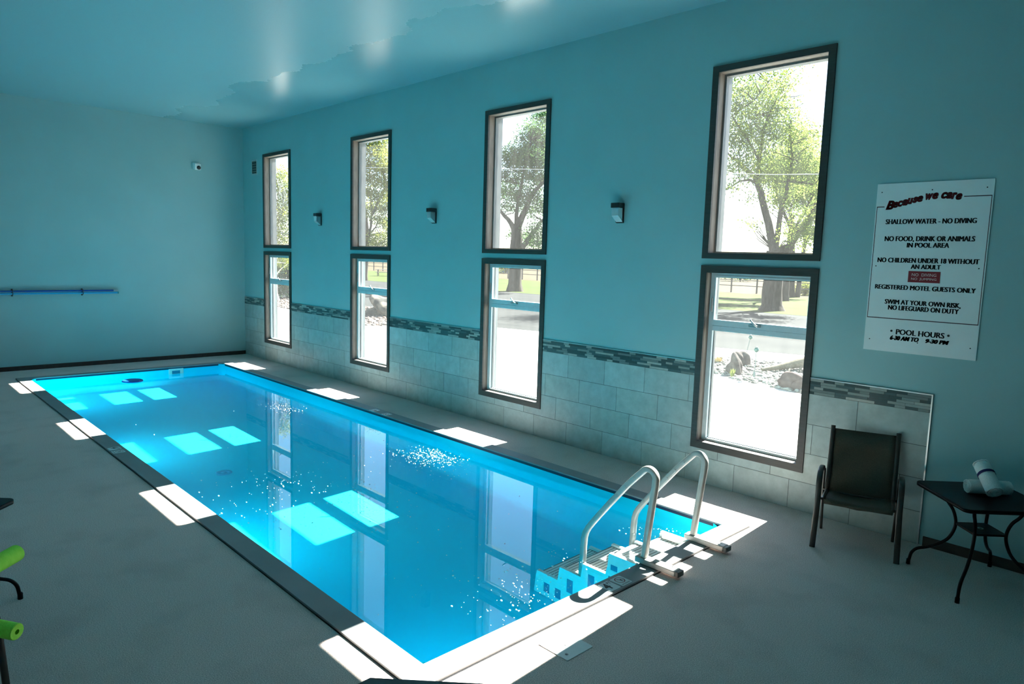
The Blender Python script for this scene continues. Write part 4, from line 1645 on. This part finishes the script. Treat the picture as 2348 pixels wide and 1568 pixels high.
tree('dark green tree with a thick trunk behind the third window from the far corner', (-20.97, 29.1), (.69, .72), T3_L, T3_R, T3_B, 34000, .15, LEAF_D, BARK, T3_X, 1.8, 5)
T2_L = [[(0.0, -0.08), (0.13, 2.99), (0.2, 4.16), (0.12, 5.31), (-0.03, 6.59)], [(0.2, 3.0), (0.34, 4.09), (0.55, 4.89), (0.62, 6.19), (0.43, 8.04)], [(0.62, 5.9), (1.29, 7.37), (1.92, 8.47), (1.78, 9.25), (1.48, 9.87), (0.91, 10.41), (-0.08, 10.99)], [(0.31, 4.09), (0.95, 4.83), (1.44, 5.94)], [(1.48, 9.87), (1.37, 10.65)], [(1.56, 9.81), (1.92, 8.83), (2.01, 7.4)]]
T2_R = [(.26, .14), (.16, .06), (.13, .05), (.08, .03), (.05, .02), (.07, .05)]
T2_B = [(0.41, 11.93, 0.68, 0.6), (1.4, 12.13, 0.75, 0.6), (0.91, 11.26, 0.91, 0.68), (1.76, 11.45, 0.53, 0.6), (0.27, 10.3, 0.6, 0.68), (1.13, 10.07, 0.91, 0.68), (1.84, 10.11, 0.45, 0.68), (0.42, 9.11, 0.68, 0.68), (1.28, 8.8, 0.83, 0.68), (1.93, 8.4, 0.38, 0.75), (0.43, 7.76, 0.68, 0.68), (1.29, 7.51, 0.75, 0.68), (0.72, 6.62, 0.83, 0.6), (1.65, 6.52, 0.53, 0.68), (0.15, 6.03, 0.45, 0.53), (1.16, 5.56, 0.68, 0.53), (1.81, 5.23, 0.45, 0.6), (0.59, 3.88, 0.68, 0.45), (1.45, 4.13, 0.68, 0.45), (0.31, 3.36, 0.6, 0.3), (1.1, 3.32, 0.83, 0.38), (1.82, 3.41, 0.45, 0.38), (0.0, 8.02, 0.3, 0.6)]
T2_X = [(2.9, 10, 1.2, 1.4), (2.9, 7.4, 1.1, 1.2), (-1.0, 10, 1.0, 1.2), (-1.1, 7.5, .9, 1.0), (1.2, 13.2, 1.4, .7), (2.7, 4.6, .9, .8)]
tree('yellow green tree with twin stems behind the second window from the far corner', (-39.35, 27.78), (.53, .85), T2_L, T2_R, T2_B, 32000, .15, LEAF_Y, BARK, T2_X, 1.6, 6)
T1_L = [[(0.02, 0.02), (-0.06, 0.61), (-0.06, 1.91), (0.03, 3.37)], [(-0.04, 1.91), (0.05, 3.53), (0.11, 3.92), (0.24, 4.31), (0.31, 4.57)], [(0.11, 3.92), (0.12, 4.18), (0.06, 4.5)], [(0.03, 3.37), (0.08, 3.92)]]
T1_R = [(.085, .05), (.06, .03), (.035, .02), (.04, .03)]
T1_B = [(0.23, 6.18, 0.38, 0.24), (0.07, 5.96, 0.24, 0.28), (0.41, 6.01, 0.24, 0.31), (0.22, 5.65, 0.38, 0.35), (0.04, 5.32, 0.21, 0.31), (0.41, 5.34, 0.24, 0.35), (0.22, 4.95, 0.38, 0.35), (0.4, 4.67, 0.24, 0.31), (0.03, 4.59, 0.21, 0.31), (0.24, 4.31, 0.38, 0.31), (0.42, 4.0, 0.21, 0.31), (0.02, 3.92, 0.21, 0.31), (0.2, 3.64, 0.38, 0.31), (0.23, 3.22, 0.38, 0.28), (0.04, 2.95, 0.24, 0.21), (0.35, 2.96, 0.28, 0.21), (0.23, 2.64, 0.38, 0.21), (0.1, 2.24, 0.38, 0.24), (0.38, 2.19, 0.31, 0.28), (0.22, 1.9, 0.38, 0.2)]
T1_X = [(-.6, 5.6, .5, .7), (-.7, 4.4, .5, .7), (-.6, 3.2, .45, .6), (1.0, 5.4, .5, .7), (1.1, 4.2, .5, .7), (1.0, 3.0, .45, .6)]
tree('white barked birch with yellowing leaves behind the window nearest the far corner', (-16.62, 8.66), (.43, .9), T1_L, T1_R, T1_B, 13000, .09, LEAF_Y, BIRCH, T1_X, .5, 7, twigs=60)
# evergreen shrub behind the birch
ev = [(0.35, z, 1.0 - .09 * k, .3) for k, z in enumerate((.35, .8, 1.2, 1.6, 1.95))]
tree('dark evergreen shrub standing behind the white birch trunk', (-18.2, 9.6), (.43, .9), [[(.35, 0), (.35, 1.0), (.35, 2.0)]], [(.07, .02)], ev, 7000, .09, LEAF_E, BARK, (), .8, 8, twigs=20)
# more trees standing on the lawn and beyond
tree('slim trunked tree just right of the old forked tree on the lawn', (-6.12, 41.23), (.88, .47), [[(0, 0), (.05, 3), (.1, 6)], [(.1, 4.5), (1.0, 6.5), (1.7, 8)], [(.1, 5), (-.9, 7), (-1.3, 8.5)]], [(.27, .16), (.12, .04), (.12, .04)],
     [(0.2, 9, 1.8, 1.6), (1.5, 8.2, 1.3, 1.3), (-1.2, 8.8, 1.3, 1.3), (.2, 11, 1.4, 1.1)], (7000), .2, LEAF_G, BARK, (), 1.4, 9, twigs=40)
tree('twin stemmed tree at the back of the lawn near the fence', (-8.6, 48.0), (.87, .49), [[(-.12, 0), (-.2, 3), (-.5, 6)], [(.35, 0), (.5, 3), (.9, 6.5)]], [(.26, .14), (.2, .12)],
     [(0.2, 8, 1.6, 1.5), (1.6, 7.0, 1.1, 1.3), (-1.2, 8.0, 1.2, 1.3), (.6, 5.2, .8, .7), (1.9, 5.2, .9, .8)], (7000), .2, LEAF_G, BARK, (), 1.4, 10, twigs=40)
for (c, s, lb, mt, sd) in (((-40.5, 86, 0), (2.6, 2.8), 'hazy olive bush on the horizon seen left of the old forked tree', LEAF_G, 21), ((-35.5, 89.5, 0), (3.0, 4.3), 'taller hazy green bush on the horizon just left of the old forked tree', LEAF_D, 22),
                           ((-63.5, 68.2, 0), (2.2, 4.4), 'yellow bush on the horizon beside the dark green tree trunk', LEAF_Y, 23), ((-67.5, 63.5, 0), (2.0, 2.6), 'low dull green bush on the horizon beside the yellow one', LEAF_G, 24),
                           ((-9.6, 52.5, 0), (1.0, 1.3), 'bright yellow green bush by the fence under the twin stemmed tree', LEAF_Y, 25)):
    t = thing('bush', lb, 'bush', c, 0, 'bushes beyond the lawn')
    bl = [(0, 0, s[1] * .5, s[0] * .6, s[0] * .6, s[1] * .45), (s[0] * .4, s[0] * .2, s[1] * .35, s[0] * .5, s[0] * .5, s[1] * .33), (-s[0] * .4, -s[0] * .2, s[1] * .38, s[0] * .5, s[0] * .5, s[1] * .36)]
    me = leaf_mesh(bl, 2600, .07 * s[0] + .06, seed=sd)
    me.materials.append(mt)
    o = bpy.data.objects.new('foliage', me)
    COL.objects.link(o)
    o.parent = t
    b = MB()
    for q in range(5):
        b.tube([(0, 0, 0), (math.cos(q * 1.3) * s[0] * .2, math.sin(q * 1.3) * s[0] * .2, s[1] * .35), (math.cos(q * 1.3) * s[0] * .4, math.sin(q * 1.3) * s[0] * .4, s[1] * .7)], [.06, .04, .015], 5)
    b.build('stem', BARK, t)

# field fence, posts and rails
t = thing('field_fence', 'low weathered post and rail fence between the lawn and the dry field', 'fence', (0, 50.2, 0))
for k in range(46):
    x = -92 + k * 2.4
    b = MB(); b.box(x - .05, x + .05, -.05, .05, 0, 1.25)
    b.build('post', FENCE, t)
for z in (.62, 1.1):
    b = MB(); b.box(-92, 18.5, -.02, .02, z - .035, z + .035)
    b.build('rail', FENCE, t)
# picnic table, shed, power line
t = thing('picnic_table', 'weathered picnic table on the far lawn', 'table', (-50.3, 37.1, 0), .9)
b = MB(); b.box(-.9, .9, -.38, .38, .70, .75)
b.build('tabletop', FENCE, t)
for s in (-1, 1):
    b = MB(); b.box(-.9, .9, s * .75 - .13, s * .75 + .13, .42, .46)
    b.build('bench', FENCE, t)
    b = MB()
    for q in (-1, 1):
        b.tube([(s * .65, q * .72, 0), (s * .65, q * .25, .70)], .045, 6)
    b.box(s * .65 - .03, s * .65 + .03, -.85, .85, .36, .42)
    b.build('leg', FENCE, t)
t = thing('shed', 'small grey shed far across the field', 'shed', (-69.5, 73.0, 0), .75)
b = MB(); b.box(-1.6, 1.6, -1.2, 1.2, 0, 1.8)
b.build('wall', SHED, t)
b = MB(); b.prism([(-1.4, 1.8), (1.4, 1.8), (0, 2.4)], 'x', -1.75, 1.75)
b.build('roof', mat('shed_roof', (.10, .10, .11), .8, scale=4), t)
b = MB()
b.tube([(-60, 18, 10.4), (-30, 18, 8.4), (-8, 18, 6.75), (4, 18, 5.75), (20, 18, 4.9), (40, 18, 4.6)], .012, 6)
tag(b.build('power_line', mat('grey_cable', (.3, .3, .3), .6, scale=5)), 'thin overhead cable crossing in front of the trees', 'cable')
for (x, z, lb) in ((-60, 10.4, 'wooden pole far along the drive holding the overhead cable'), (40, 4.6, 'wooden pole beside the near end of the drive holding the overhead cable')):
    t = thing('utility_pole', lb, 'pole', (x, 18, 0), group='poles of the overhead cable')
    b = MB(); b.tube([(0, 0, -.05), (0, 0, z + .4)], [.14, .10], 10)
    b.build('pole', BARK, t)
    b = MB(); b.box(-.06, .06, -.7, .7, z + .05, z + .15)
    b.build('crossarm', BARK, t)

PART_LABELS = {'crank_handle': 'shiny metal crank handle', 'stripe_band': 'navy stripe', 'red_plate': 'small red plate', 'tip': 'silver tip', 'lens': 'black lens',
               'end_cap': 'darker end cap', 'glass_shade': 'clear wedge shaped glass shade', 'heading_word': 'red slanted heading word', 'mosaic_border': 'dark and pale glass mosaic border',
               'backrest': 'brown mesh backrest', 'seat': 'brown mesh seat', 'skimmer_faceplate': 'white skimmer faceplate', 'prohibition_ring': 'red ring with a slash'}
# labels for parts that look different from the rest of their thing
for o in bpy.data.objects:
    k = o.name.split('.')[0]
    if o.parent is not None and k in PART_LABELS:
        o['label'] = PART_LABELS[k]
